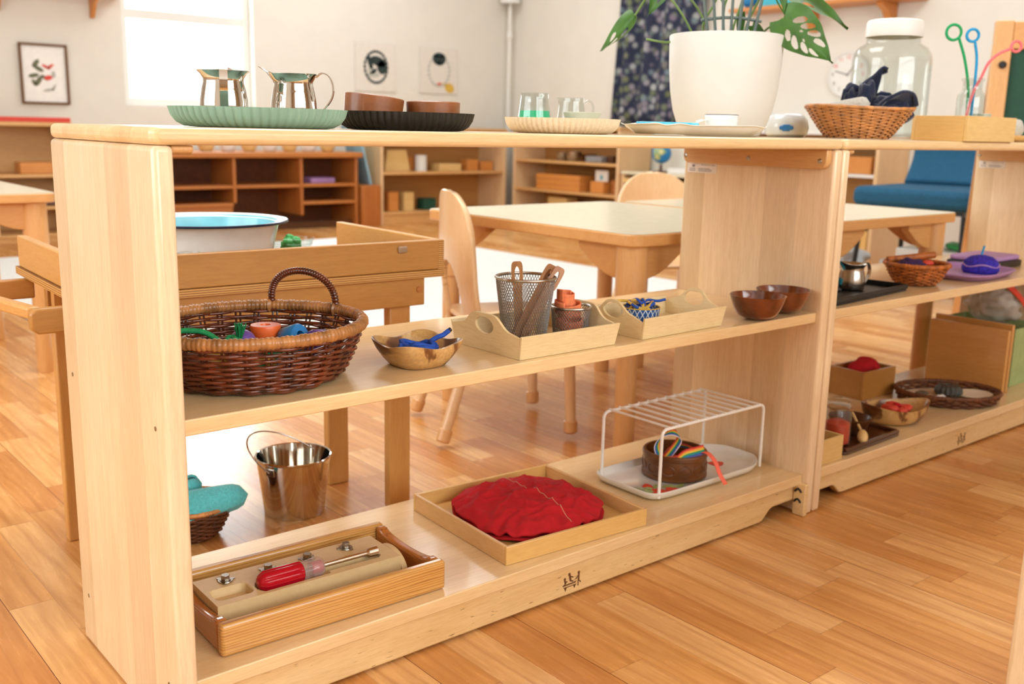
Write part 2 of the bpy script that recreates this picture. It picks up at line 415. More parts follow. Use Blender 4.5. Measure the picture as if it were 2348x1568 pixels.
# ------------------------------------------------------------------ geometry helpers
class G:
    def __init__(s):
        s.v, s.f, s.uv = [], [], {}

    def box(s, x0, x1, y0, y1, z0, z1):
        b = len(s.v)
        s.v += [(x0, y0, z0), (x1, y0, z0), (x1, y1, z0), (x0, y1, z0), (x0, y0, z1), (x1, y0, z1), (x1, y1, z1), (x0, y1, z1)]
        s.f += [tuple(b + i for i in q) for q in ((3, 2, 1, 0), (4, 5, 6, 7), (0, 1, 5, 4), (1, 2, 6, 5), (2, 3, 7, 6), (3, 0, 4, 7))]
        return s

    def prism(s, poly, axis, a, b):
        """poly: 2D points, counter-clockwise; extruded along axis from a to b"""
        def P(p, h):
            return {'x': (h, p[0], p[1]), 'y': (p[0], h, p[1]), 'z': (p[0], p[1], h)}[axis]
        n, k = len(poly), len(s.v)
        s.v += [P(p, a) for p in poly] + [P(p, b) for p in poly]
        s.f += [tuple(k + i for i in range(n))[::-1], tuple(k + n + i for i in range(n))]
        s.f += [(k + i, k + (i + 1) % n, k + n + (i + 1) % n, k + n + i) for i in range(n)]
        return s

    def holed(s, outer, hole, axis, a, b):
        """outline and hole with the same number of points, matched one to one"""
        def P(p, h):
            return {'x': (h, p[0], p[1]), 'y': (p[0], h, p[1]), 'z': (p[0], p[1], h)}[axis]
        n, k = len(outer), len(s.v)
        for h in (a, b):
            s.v += [P(p, h) for p in outer] + [P(p, h) for p in hole]
        for i in range(n):
            j = (i + 1) % n
            s.f += [(k + i, k + j, k + n + j, k + n + i), (k + 2 * n + i, k + 3 * n + i, k + 3 * n + j, k + 2 * n + j),
                    (k + i, k + 2 * n + i, k + 2 * n + j, k + j), (k + n + i, k + n + j, k + 3 * n + j, k + 3 * n + i)]
        return s

    def tube(s, pts, r, n=8, closed=False, flat=None):
        pts = [Vector(p) for p in pts]
        m = len(pts)
        rs = r if isinstance(r, (list, tuple)) else [r] * m
        k = len(s.v)
        up = None
        for i, p in enumerate(pts):
            if closed:
                t = pts[(i + 1) % m] - pts[i - 1]
            else:
                t = pts[min(i + 1, m - 1)] - pts[max(i - 1, 0)]
            t.normalize()
            if up is None:
                up = Vector((0, 0, 1)) if abs(t.z) < 0.9 else Vector((1, 0, 0))
            u = up - t * up.dot(t)
            if u.length < 1e-6:
                u = t.orthogonal()
            u.normalize()
            w = t.cross(u)
            up = u
            for q in range(n):
                a = 2 * pi * q / n
                d = u * cos(a) * (flat if flat else 1) + w * sin(a)
                s.v.append(tuple(p + d * rs[i]))
        for i in range(m if closed else m - 1):
            i2 = (i + 1) % m
            for q in range(n):
                q2 = (q + 1) % n
                s.f.append((k + i * n + q, k + i * n + q2, k + i2 * n + q2, k + i2 * n + q))
        if not closed:
            s.f.append(tuple(k + q for q in range(n))[::-1])
            s.f.append(tuple(k + (m - 1) * n + q for q in range(n)))
        return s

    def cyl(s, p0, p1, r0, r1=None, n=20):
        return s.tube([p0, p1], [r0, r0 if r1 is None else r1], n)

    def lathe(s, prof, n=48, c=(0, 0, 0), sx=1.0, sy=1.0, rf=None, uvs=False):
        """profile of (r, z) turned about z; r = 0 makes a pole; rf(theta, i) scales the radius"""
        rows = []
        for i, (r, z) in enumerate(prof):
            if r <= 1e-7:
                rows.append([len(s.v)])
                s.v.append((c[0], c[1], c[2] + z))
            else:
                rows.append(list(range(len(s.v), len(s.v) + n)))
                for q in range(n):
                    a = 2 * pi * q / n
                    rr = r * (rf(a, i) if rf else 1)
                    s.v.append((c[0] + rr * cos(a) * sx, c[1] + rr * sin(a) * sy, c[2] + z))
        for i in range(len(rows) - 1):
            A, B = rows[i], rows[i + 1]
            for q in range(n):
                q2 = (q + 1) % n
                if len(A) == 1 and len(B) == 1:
                    continue
                if len(A) == 1:
                    fc = (A[0], B[q2], B[q])
                elif len(B) == 1:
                    fc = (A[q], A[q2], B[0])
                else:
                    fc = (A[q], A[q2], B[q2], B[q])
                if uvs and len(fc) == 4:
                    s.uv[len(s.f)] = [(q / n, i), ((q + 1) / n, i), ((q + 1) / n, i + 1), (q / n, i + 1)]
                s.f.append(fc)
        return s

    def ball(s, c, r, n=24, m=14, sx=1, sy=1, sz=1, nz=0.0, ns=8.0, seed=0.0):
        pr = [(0, -1)] + [(cos(-pi / 2 + pi * i / m), sin(-pi / 2 + pi * i / m)) for i in range(1, m)] + [(0, 1)]
        k = len(s.v)
        s.lathe(pr, n)
        for i in range(k, len(s.v)):
            v = Vector(s.v[i])
            d = 1 + (nz * noise.noise(v * ns * 0.2 + Vector((seed, seed * 1.7, 0))) if nz else 0)
            s.v[i] = (c[0] + v.x * r * sx * d, c[1] + v.y * r * sy * d, c[2] + v.z * r * sz * d)
        return s

    def grid(s, fn, nu, nv, keep=None, uvs=False):
        k = len(s.v)
        for i in range(nu + 1):
            for j in range(nv + 1):
                s.v.append(tuple(fn(i / nu, j / nv)))
        for i in range(nu):
            for j in range(nv):
                if keep and not keep((i + .5) / nu, (j + .5) / nv):
                    continue
                if uvs:
                    s.uv[len(s.f)] = [(i / nu, j / nv), ((i + 1) / nu, j / nv), ((i + 1) / nu, (j + 1) / nv), (i / nu, (j + 1) / nv)]
                a = k + i * (nv + 1) + j
                s.f.append((a, a + nv + 1, a + nv + 2, a + 1))
        return s

    def xf(s, mat, start=0):
        for i in range(start, len(s.v)):
            s.v[i] = tuple(mat @ Vector(s.v[i]))
        return s


def rrect(x0, x1, y0, y1, r, n=6):
    pts = []
    for cx, cy, a0 in ((x1 - r, y0 + r, -90), (x1 - r, y1 - r, 0), (x0 + r, y1 - r, 90), (x0 + r, y0 + r, 180)):
        for i in range(n + 1):
            a = rad(a0 + 90 * i / n)
            pts.append((cx + r * cos(a), cy + r * sin(a)))
    return pts


def obj(name, g, mat, parent=None, bevel=0.0, ang=38, solid=0.0, seg=2, sub=0):
    me = bpy.data.meshes.new(name)
    used = sorted({i for f in g.f for i in f})
    mp = {o: i for i, o in enumerate(used)}
    me.from_pydata([g.v[i] for i in used], [], [tuple(mp[i] for i in f) for f in g.f])
    if g.uv:
        ul = me.uv_layers.new(name='UVMap')
        for fi, uv in g.uv.items():
            p = me.polygons[fi]
            for li, c in zip(p.loop_indices, uv):
                ul.data[li].uv = c
    bm = bmesh.new()
    bm.from_mesh(me)
    bmesh.ops.recalc_face_normals(bm, faces=bm.faces)
    bm.to_mesh(me)
    bm.free()
    me.polygons.foreach_set('use_smooth', [True] * len(me.polygons))
    me.set_sharp_from_angle(angle=rad(ang))
    me.materials.append(mat)
    o = bpy.data.objects.new(name, me)
    COL.objects.link(o)
    o.parent = parent
    if solid:
        md = o.modifiers.new('solid', 'SOLIDIFY')
        md.thickness = solid
        md.offset = 0
    if bevel:
        md = o.modifiers.new('bevel', 'BEVEL')
        md.width = bevel
        md.segments = seg
        md.limit_method = 'ANGLE'
        md.angle_limit = rad(40)
    if sub:
        md = o.modifiers.new('subdivision', 'SUBSURF')
        md.levels = md.render_levels = sub
    return o


def tag(o, label, cat, group=None):
    o['label'] = label
    o['category'] = cat
    if group:
        o['group'] = group
    return o


def thing(name, label, cat, loc=(0, 0, 0), rz=0.0, group=None):
    o = bpy.data.objects.new(name, None)
    o.empty_display_size = 0.05
    COL.objects.link(o)
    o.location = loc
    o.rotation_euler = (0, 0, rad(rz))
    return tag(o, label, cat, group)


def single(name, g, mat, label, cat, loc=(0, 0, 0), rz=0.0, group=None, **kw):
    o = obj(name, g, mat, None, **kw)
    o.location = loc
    o.rotation_euler = (0, 0, rad(rz))
    return tag(o, label, cat, group)


def struct(name, g, mat, **kw):
    o = obj(name, g, mat, None, **kw)
    o['kind'] = 'structure'
    return o


def dup(root, loc, rz=0.0, label=None, group=None):
    r = root.copy()
    COL.objects.link(r)
    r.location = loc
    r.rotation_euler = (0, 0, rad(rz))
    if label:
        r['label'] = label
    if group:
        r['group'] = group
    for ch in [o for o in root.children]:
        c = ch.copy()
        COL.objects.link(c)
        c.parent = r
        for gch in [o for o in ch.children]:
            d = gch.copy()
            COL.objects.link(d)
            d.parent = c
    return r


def arc(cx, cy, r, a0, a1, n=12):
    return [(cx + r * cos(rad(a0 + (a1 - a0) * i / n)), cy + r * sin(rad(a0 + (a1 - a0) * i / n))) for i in range(n + 1)]


def smooth(pts, n=6):
    """Catmull-Rom through the points"""
    P = [Vector(p) for p in pts]
    P = [P[0] * 2 - P[1]] + P + [P[-1] * 2 - P[-2]]
    out = []
    for i in range(1, len(P) - 2):
        for k in range(n):
            t = k / n
            a, b, c, d = P[i - 1], P[i], P[i + 1], P[i + 2]
            out.append(0.5 * ((2 * b) + (c - a) * t + (2 * a - 5 * b + 4 * c - d) * t * t + (3 * b - a - 3 * c + d) * t ** 3))
    out.append(P[-2])
    return out


# ------------------------------------------------------------------ the room
def wall_with_hole(name, axis, pos, th, a0, a1, z1, holes):
    """wall on plane axis=pos, running a0..a1 along the other axis, with window openings (b0,b1,z0,z1)"""
    g = G()

    def bx(p0, p1, q0, q1):
        if p1 - p0 < 1e-4 or q1 - q0 < 1e-4:
            return
        if axis == 'y':
            g.box(p0, p1, pos, pos + th, q0, q1)
        else:
            g.box(pos, pos + th, p0, p1, q0, q1)
    cur = a0
    for b0, b1, h0, h1 in sorted(holes):
        bx(cur, b0, 0, z1)
        bx(b0, b1, 0, h0)
        bx(b0, b1, h1, z1)
        cur = b1
    bx(cur, a1, 0, z1)
    return struct(name, g, M['reflect_tan' if name == 'wall_south' else 'wall'])


struct('floor', G().box(-2.9, 5.2, -3.6, 5.7, -0.05, 0), M['floor'])
struct('ceiling', G().box(-2.9, 5.2, -3.6, 5.7, 2.6, 2.7), M['ceil'])
WN = (1.915, 2.785, 0.785, 2.15)
wall_with_hole('wall_north', 'y', 5.50, 0.2, -2.9, 5.2, 2.6, [WN])
struct('wall_east', G().box(5.02, 5.2, -3.6, 5.5, 0, 2.6), M['wall'])
wall_with_hole('wall_west', 'x', -2.8, 0.2, -3.6, 5.5, 2.6, [(-0.9, 2.7, 0.75, 2.35)])
wall_with_hole('wall_south', 'y', -3.6, 0.2, -2.6, 5.02, 2.6, [(-1.3, 2.5, 0.8, 2.4)])


def window(name, axis, pos, b0, b1, z0, z1, rails, mull, depth=0.06):
    def bx(g, p0, p1, q0, q1, d0, d1):
        if axis == 'y':
            g.box(p0, p1, pos + d0, pos + d1, q0, q1)
        else:
            g.box(pos + d0, pos + d1, p0, p1, q0, q1)
    g = G()
    t = 0.05
    bx(g, b0, b0 + t, z0, z1, 0, depth)
    bx(g, b1 - t, b1, z0, z1, 0, depth)
    bx(g, b0 + t, b1 - t, z0, z0 + t, 0, depth)
    bx(g, b0 + t, b1 - t, z1 - t, z1, 0, depth)
    for r in rails:
        bx(g, b0 + t, b1 - t, r - 0.03, r + 0.03, 0.005, depth - .01)
    for m_ in mull:
        bx(g, m_ - 0.025, m_ + 0.025, z0 + t, z1 - t, 0.004, depth - .008)
    f = struct(name, g, M['white'])
    g = G()
    bx(g, b0 + .01, b1 - .01, z0 + .01, z1 - .01, depth * .55, depth * .55 + .004)
    obj('pane', g, M['glass'], f)
    return f


window('window_1', 'y', 5.56, *WN, [1.345], [])
window('window_2', 'x', -2.76, -0.9, 2.7, 0.75, 2.35, [1.6], [0.3, 1.5])
window('window_3', 'y', -3.52, -1.3, 2.5, 0.8, 2.4, [1.6], [-0.03, 1.23])
# baseboards
struct('baseboard_north', G().box(-2.6, 5.02, 5.488, 5.4995, 0, 0.08), M['white'])
struct('baseboard_east', G().box(5.008, 5.0195, -3.4, 5.487, 0, 0.08), M['white'])

# rug
g = G().box(0.56, 3.25, 1.55, 4.45, 0.0005, 0.012)
single('rug', g, M['rug'], 'large off-white rug lying on the wood floor beyond the tables', 'rug', bevel=0.005)

# ------------------------------------------------------------------ the low open shelves
SL, SD, SH, ST = 1.22, 0.342, 0.6735, 0.022
ZM, ZB, ZT = 0.3843, 0.0766, 0.6917


def kick_outline(x0, x1, z0, z1):
    a = 0.085
    p = [(x0, z0 + .022), (x0 + a - .012, z0 + .022), (x0 + a - .004, z0 + .019), (x0 + a + .016, z0 + .002), (x0 + a + .026, z0)]
    q = [(x1 - (u - x0), w) for u, w in p][::-1]
    return p + q + [(x1, z1), (x0, z1)]


def make_shelf(label, emblem=True):
    t = thing('toy_shelf', label, 'shelf', (0, 0, 0), 0, 'low maple shelves')
    for x0 in (0, SL - ST):
        pn = obj('side_panel', G().box(x0, x0 + ST, 0, SD, 0, SH), M['maple_z'], t, bevel=0.006, seg=4)
        if x0 == 0:
            for y, z in ((0.3125, 0.3778), (0.0315, 0.3747), (0.3102, 0.0731), (0.0315, 0.0731)):
                obj('screw', G().cyl((-0.0006, y, z), (0.004, y, z), 0.0028, n=12), M['zinc'], pn)
    obj('top_panel', G().prism(rrect(-0.0005, SL + .0005, -0.002, SD + .002, 0.014, 8), 'z', SH + .0004, ZT), M['maple_x'], t, bevel=0.0065, seg=4)
    obj('shelf_board', G().box(ST + .0003, SL - ST - .0003, 0.0121, SD, ZM - .0186, ZM), M['maple_x'], t, bevel=0.0016)
    obj('shelf_board', G().box(ST + .0003, SL - ST - .0003, 0.0121, SD, ZB - .0195, ZB), M['maple_x'], t, bevel=0.0016)
    for y in (0.022, SD - .03):
        k = obj('kick_board', G().prism(kick_outline(ST + .0003, SL - ST - .0003, 0.004, ZB - .0198), 'y', y, y + .018), M['maple_edge'], t, bevel=0.0025)
        if y < .1 and emblem:
            # small burnt-in mark: three figures playing at a bench
            g = G()

            def bar(a, b, w):
                d = Vector((b[0] - a[0], b[1] - a[1]))
                n_ = Vector((-d.y, d.x)).normalized() * w / 2
                g.prism([(a[0] - n_.x, a[1] - n_.y), (b[0] - n_.x, b[1] - n_.y), (b[0] + n_.x, b[1] + n_.y), (a[0] + n_.x, a[1] + n_.y)], 'y', y - .0005, y + .0003)

            def dot(c_, r):
                g.prism([(c_[0] + r * cos(2 * pi * i / 10), c_[1] + r * sin(2 * pi * i / 10)) for i in range(10)], 'y', y - .0005, y + .0003)
            X, Z, s_ = 0.597, 0.0105, 0.00094
            def q(u, v): return (X + u * s_, Z + v * s_)
            bar(q(4, 12), q(32, 12), 2.2 * s_); bar(q(5, 8), q(33, 8), 1.2 * s_)
            g.prism([q(6, 8), q(9, 1), q(12, 8)], 'y', y - .0005, y + .0003)
            g.prism([q(26, 8), q(29, 2), q(32, 8)], 'y', y - .0005, y + .0003)
            dot(q(7, 23), 2.4 * s_); bar(q(7, 21), q(9, 14), 3.4 * s_); bar(q(8, 19), q(13, 17), 1.8 * s_); bar(q(8, 14), q(3, 11), 2 * s_)
            dot(q(17, 29), 2.6 * s_); bar(q(18, 27), q(20, 17), 4 * s_); bar(q(19, 25), q(26, 22), 2 * s_); bar(q(20, 17), q(26, 15), 2.4 * s_)
            dot(q(38, 27), 2.6 * s_); bar(q(38, 25), q(38, 14), 3.4 * s_); bar(q(37, 22), q(31, 17), 1.8 * s_); bar(q(38, 14), q(43, 9), 2 * s_); bar(q(37, 14), q(37, 4), 2 * s_)
            mk = obj('burnt_emblem', g, M['inkbrown'], k)
            mk['label'] = 'dark brown burnt-in mark of small figures at a bench'
    # cleats under the top, screwed to the side panels
    for sx in (-1, 1):
        xa, xb = (ST + .0002, ST + .015) if sx < 0 else (SL - ST - .015, SL - ST - .0002)
        pl = [(0.008, SH), (0.008, SH - .022), (0.012, SH - .030), (0.02, SH - .034), (0.322, SH - .034), (0.329, SH - .030), (0.332, SH - .022), (0.332, SH)]
        if sx < 0:
            pl = [(0.008, SH), (0.008, SH - .006), (0.014, SH - .0095), (0.326, SH - .0095), (0.332, SH - .006), (0.332, SH)]
            xb = ST + .024
        cl = obj('cleat', G().prism(pl[::-1], 'x', xa, xb), M['maple_y'], t, bevel=0.002)
        if sx > 0:
            for y in (0.022, 0.175, 0.326):
                obj('screw', G().lathe([(0, .0012), (.0022, .0009), (.0044, 0), (.0044, -.002), (0, -.002)], 16).xf(Matrix.Translation((xa - .0002, y, SH - .02)) @ Matrix.Rotation(-pi / 2, 4, 'Y')), M['zinc'], cl)
    xi = SL - ST
    lb = obj('sticker', G().prism([(0.259, 0.6205), (0.3315, 0.6205), (0.3315, 0.639), (0.259, 0.639)], 'x', xi - .0005, xi - .0001), M['sticker'], t)
    lb['label'] = 'small white printed sticker'
    g = G()
    rnd = random.Random(3)
    for zz, y0, y1 in ((.6355, .2755, .2975), (.6355, .266, .2725), (.6285, .276, .304), (.626, .272, .304), (.6235, .275, .304)):
        y = y1
        while y > y0:
            w_ = rnd.uniform(.001, .0035)
            g.box(xi - .0008, xi - .0004, y - w_, y, zz - .0006, zz + .0006)
            y -= w_ + .0008
    for i in range(5):
        g.box(xi - .0008, xi - .0004, .3125 + i * .003, .3145 + i * .003, .6235, .6255)
        g.box(xi - .0008, xi - .0004, .3125 + i * .003, .3142 + i * .003, .6272, .629)
    g.prism([(.3165 + .0035 * cos(a * pi / 5), .6335 + .0025 * sin(a * pi / 5)) for a in range(10)], 'x', xi - .0008, xi - .0004)
    obj('print', g, M['ink'], lb)
    # leg lock that joins two shelves
    lk = obj('connector', G().box(SL - .0335, SL - ST - .0004, -0.004, 0.0215, 0.0005, 0.0625), M['maple_edge'], t, bevel=0.0015)
    g = G()
    for z in (0.026, 0.046):
        g.tube([(SL - .0338, 0.004 + i * .0035, z + .006 * sin(i * .8)) for i in range(5)], .0022, 6)
    obj('clip', g, M['black'], lk)
    return t


shelf1 = make_shelf('long maple shelf nearest the camera holding a red-lined tray, baskets and bowls')
shelf2 = dup(shelf1, (1.2226, 0, 0), 0, 'maple shelf joined to the right end of the near shelf, holding the lilac tray')
shelf3 = dup(shelf1, (0.665, -0.59, 0), 0, 'pale maple shelf end cut off at the lower right edge of the photo')
shelf3.location = (0.70, -0.585 - SD, 0)

# ------------------------------------------------------------------ washing desk behind the near shelf
dk = thing('washing_desk', 'wooden washing desk with a tray top and a basin on it, behind the near shelf', 'desk', (0.385, 0.655, 0), -2.2)
X0, X1, Y0, Y1 = -0.312, 0.312, -0.188, 0.19
fr = obj('front_board', G().box(X0, X1, Y0, Y0 + .015, 0.4475, 0.5005), M['birch_x'], dk, bevel=0.002)
for x in (X0, X1 - .015):
    sb = obj('side_board', G().box(x, x + .015, Y0 + .0152, Y1, 0.4475, 0.5005), M['birch_y'], dk, bevel=0.002)
obj('base_panel', G().box(X0 - .004, X1 + .001, Y0 - .001, Y1 + .01, 0.434, 0.4473), M['plyedge'], dk, bevel=0.001)
obj('joint_end', G().box(X1 - .012, X1 - .0005, Y0 - .0004, Y0 + .004, 0.4478, 0.5), M['plyedge'], fr)
st = obj('stop_block', G().box(0.215, 0.233, Y0 - .006, Y0 - .0002, 0.481, 0.493), plain('grey_wood_block', 'a08468', 0.6), fr, bevel=0.003)
ap = obj('apron', G().box(X0 + .01, X1 - .033, Y0 + .012, Y0 + .03, 0.383, 0.4338), M['birch_x'], dk, bevel=0.002)
obj('peg', G().cyl((X1 - .045, Y0 + .010, .412), (X1 - .045, Y0 + .014, .412), .0055), M['cherry'], ap)
obj('apron', G().box(X0 + .01, X1 - .03, 0.055, 0.073, 0.383, 0.4338), M['birch_x'], dk, bevel=0.002)
obj('apron', G().box(X1 - .05, X1 - .032, Y0 + .031, 0.054, 0.383, 0.4338), M['birch_y'], dk, bevel=0.002)
for x, y in ((X0 + .008, Y0 + .031), (X1 - .095, Y0 + .031), (X0 + .008, 0.016), (X1 - .13, 0.016)):
    lg = obj('leg', G().box(x, x + .044, y, y + .022, 0, 0.3828), M['birch_z'], dk, bevel=0.003)
    lg2 = obj('leg_brace', G().box(x + .004, x + .04, y + .0005, y + .0215, 0.383, 0.4335), M['birch_z'], lg)
# towel rail sticking out at the left end
tr = obj('rail_arm', G().prism([(X0 - .066, .404), (X0 - .056, .397), (X0 + .009, .397), (X0 + .009, .434), (X0 - .058, .434), (X0 - .066, .427)], 'y', Y0 + .012, Y0 + .03), M['birch_x'], dk, bevel=0.003)
obj('rail_arm', G().box(X0 - .128, X0 + .009, 0.128, 0.146, .400, .433), M['birch_x'], dk, bevel=0.003)
g = G().prism([(X0 - .066, Y0 + .0302), (X0 - .046, Y0 + .0302), (X0 - .108, .1278), (X0 - .128, .1278)], 'z', .417, .434)
obj('rail', g, M['birch_y'], dk, bevel=0.004, seg=3)
DZ = 0.4476

# ------------------------------------------------------------------ children's tables
def rounded_table(name, label, x0, x1, y0, y1, h, group=None, leg_r=0.0225):
    cx, cy = (x0 + x1) / 2, (y0 + y1) / 2
    t = thing(name, label, 'table', (cx, cy, 0), 0, group)
    a, b = (x1 - x0) / 2, (y1 - y0) / 2
    obj('edge_band', G().prism(rrect(-a, a, -b, b, 0.035, 8), 'z', h - .026, h - .0012), M['beech_x'], t, bevel=0.003)
    obj('tabletop', G().prism(rrect(-a + .002, a - .002, -b + .002, b - .002, 0.033, 8), 'z', h - .001, h), M['laminate'], t)
    for sx in (-1, 1):
        for sy in (-1, 1):
            lx, ly = sx * (a - .05), sy * (b - .05)
            lg = obj('leg', G().lathe([(0, 0), (leg_r * .9, 0), (leg_r, .006), (leg_r, .33), (leg_r * 1.45, .3302), (leg_r * 1.45, h - .0275), (0, h - .0275)], 24, (lx, ly, 0)), M['beech_z'], t)
            g = G()
            L_ = 0.15
            # curved brackets from the leg to both sides under the top
            pr = [(leg_r * 1.3, h - .0278), (L_, h - .0278), (L_, h - .045)] + [(leg_r * 1.3 + (L_ - leg_r * 1.3) * (1 - i / 8) ** 1.0, h - .045 - .055 * sin(i / 8 * pi / 2)) for i in range(1, 9)]
            g.prism([(lx - sx * u, w) for u, w in pr], 'y', ly - .011, ly + .011)
            g2 = G().prism([(ly - sy * u, w) for u, w in pr], 'x', lx - .011, lx + .011)
            obj('bracket', g, M['beech_x'], lg, bevel=0.002)
            obj('bracket', g2, M['beech_x'], lg, bevel=0.002)
    return t


rounded_table('activity_table', 'square children\'s table with a cream top directly behind the middle of the near shelf', 1.098, 1.755, 0.375, 1.10, 0.495, 'square cream-topped tables')
rounded_table('activity_table', 'square children\'s table with a cream top seen through the second shelf below the blue chair', 1.785, 2.405, 0.36, 1.08, 0.495, 'square cream-topped tables')
lt = rounded_table('activity_table', 'children\'s table at the far left edge of the photo, left of the white rug', -0.45, 0.447, 1.895, 2.52, 0.50, 'square cream-topped tables')


# ------------------------------------------------------------------ bentwood children's chairs
def make_chair(label, loc, rz, group='small bentwood chairs'):
    """faces +x; origin on the floor under the seat"""
    t = thing('bentwood_chair', label, 'chair', loc, rz, group)
    sh = 0.275
    obj('seat', G().prism(rrect(-0.10, 0.15, -0.145, 0.145, 0.05, 8), 'z', sh - .012, sh), M['chair_wood'], t, bevel=0.004)

    # moulded backrest: a bent sheet with an arched opening low down

    def bk(u, v):
        k_ = max(0.0, (u - .62) / .38)
        y = (v - .5) * 0.29 * (1 - 0.10 * u) * (max(0.0, 1 - min(1.0, k_) ** 2.3) ** (1 / 2.3) * .96 + .04)
        z = sh - .03 + u * 0.315
        x = -0.105 - 0.018 * sin(u * pi) - 0.055 * max(0, u - .45) ** 1.5 + 0.26 * y * y / .14 * .6
        return (x, y, z)

    def keep(u, v):
        w = abs(v - .5)
        if u < 0.50 and w < 0.28 * math.sqrt(max(0, 1 - (max(0, u - .22) / .28) ** 2)):
            return False
        return True
    g = G().grid(bk, 96, 64, keep)
    obj('backrest', g, M['chair_wood'], t, solid=0.013, ang=60)
    for sx, sy in ((1, 1), (1, -1), (-1, 1), (-1, -1)):
        a = Vector(((0.125 if sx > 0 else -0.085), sy * (0.128 if sx > 0 else 0.105), sh - .0125))
        b = Vector((sx * (0.135 if sx > 0 else 0.17), sy * 0.135, 0.0125))
        d = (b - a).normalized()
        lg = obj('leg', G().tube([a, a + d * .02, b - d * .03], [.0135, .0135, .0125], 12), M['chair_wood'], t)
        obj('leg_tip', G().tube([b - d * .0305, b - d * .028, b - d * .004, b], [.0128, .016, .0165, .013], 12), M['beech_z'], lg)
    for s_ in (1, -1):
        obj('seat_rail', G().prism([(-0.095, sh - .05), (0.12, sh - .028), (0.12, sh - .0125), (-0.095, sh - .0125)], 'y', s_ * .125 - .008, s_ * .125 + .008), M['chair_wood'], t, bevel=0.003)
    return t


ch1 = make_chair('pale bentwood chair pushed in at the left side of the square table behind the shelf', (1.097, 0.790, 0), -22)
ch2 = make_chair('pale bentwood chair with a rounded back on the far side of the square table', (2.20, 1.26, 0), -115)
# ------------------------------------------------------------------ things on the top of the near shelf
E_ = 0.0003


def scalloped_tray(name, label, mat, loc, a, b, h, flutes, rz=0, depth=0.014):
    """oval tray with a fluted outer wall"""
    pr = [(0, 0), (.76, 0), (.83, .0008), (.915, h * .24), (.972, h * .58), (1.0, h), (.965, h), (.93, h * .62), (.86, h - depth + .001), (.80, h - depth), (0, h - depth)]
    out = {2, 3, 4, 5}

    def rf(t, i):
        return 1 - .030 * (abs(cos(flutes * t / 2)) ** 3) if i in out else 1.0
    g = G().lathe([(r, z) for r, z in pr], flutes * 6, (0, 0, 0), a, b, rf)
    return single(name, g, mat, label, 'tray', loc, rz, ang=70, group=None)


TT = ZT + E_
scalloped_tray('scalloped_tray', 'sage green fluted oval tray holding two steel creamers', M['sage'], (0.178, 0.125, TT), .107, .088, .0225, 64)
scalloped_tray('scalloped_tray', 'black fluted oval tray holding two small wooden bowls', M['blacktray'], (0.404, 0.153, TT), .098, .082, .0235, 60)
scalloped_tray('scalloped_tray', 'cream fluted oval tray holding small glass pitchers', M['cream'], (0.674, 0.135, TT), .090, .084, .0220, 64)


def bell_creamer(label, loc, rz, s=1.0, group='bell-shaped steel creamers', mat=None):
    mat = mat or M['chrome']
    t = thing('creamer', label, 'creamer', loc, rz, group)
    P = [(0, 0.0005), (.0235, .0005), (.0262, .002), (.0274, .012), (.0270, .022), (.0250, .034), (.0230, .042), (.0232, .046), (.0262, .0515), (.0300, .0545), (.0298, .0550),
         (.0258, .0520), (.0226, .0465), (.0220, .042), (.0238, .034), (.026, .022), (.0262, .012), (.0245, .003), (0, .0022)]

    def rf(a, i):
        d = abs((a - pi + pi) % (2 * pi) - pi)
        return 1.0
    g = G().lathe([(r * s, z * s) for r, z in P], 48)
    # pull a spout out at +x
    for i, v in enumerate(g.v):
        x, y, z = v
        r = math.hypot(x, y)
        if z > .044 * s and r > .018 * s:
            a = math.atan2(y, x)
            w = max(0, 1 - abs(a) / .75)
            w = w * w * (3 - 2 * w)
            k = (z / s - .044) / .011
            g.v[i] = (x * (1 + .42 * w * k), y * (1 - .25 * w * k), z + .0085 * s * w * k)
    obj('body', g, mat, t, ang=60)
    pts = smooth([(-.0268 * s, 0, .0515 * s), (-.034 * s, 0, .0565 * s), (-.043 * s, 0, .0525 * s), (-.0475 * s, 0, .040 * s), (-.0455 * s, 0, .027 * s), (-.037 * s, 0, .015 * s), (-.0275 * s, 0, .004 * s)], 7)
    g = G()
    k = 0
    w, th = .0046 * s, .0007 * s
    for i, p in enumerate(pts):
        d = (pts[min(i + 1, len(pts) - 1)] - pts[max(i - 1, 0)]).normalized()
        n = Vector((-d.z, 0, d.x))
        for sy, sn in ((-1, -1), (1, -1), (1, 1), (-1, 1)):
            q = p + Vector((0, w * sy, 0)) + n * th * sn
            g.v.append(tuple(q))
        if i:
            b = (i - 1) * 4
            for q in range(4):
                g.f.append((b + q, b + (q + 1) % 4, b + 4 + (q + 1) % 4, b + 4 + q))
    e = len(g.v)
    g.f += [(0, 1, 2, 3), (e - 1, e - 2, e - 3, e - 4)]
    obj('handle', g, mat, t, ang=50)
    return t


TZ = TT + .0088 + E_
bell_creamer('polished steel creamer on the sage green tray with its handle towards the camera', (0.140, 0.140, TZ), 66)
bell_creamer('polished steel creamer on the sage green tray with its handle out to the right', (0.2235, 0.127, TZ), 143)


def small_bowl(name, label, mat, loc, r, h, rb=None, th=.004, n=48, rz=0, group=None, cat='bowl', ang=50, foot=0.0, curve=.6):
    rb = rb or r * .7
    P = [(0, 0), (rb * .85, 0), (rb, .0015)]
    m = 8
    for i in range(1, m + 1):
        u = i / m
        P.append((rb + (r - rb) * u ** curve, .0015 + (h - .0015) * u))
    P.append((r - th * .5, h + th * .25))
    for i in range(m, 0, -1):
        u = i / m
        P.append((max(.001, rb + (r - rb) * u ** curve - th), .0015 + (h - .0015) * u * (1 - th / h) + th * (1 - u) + (0 if i < m else 0)))
    P += [(rb * .6, th), (0, th)]
    return single(name, G().lathe(P, n), mat, label, cat, loc, rz, group, ang=ang)


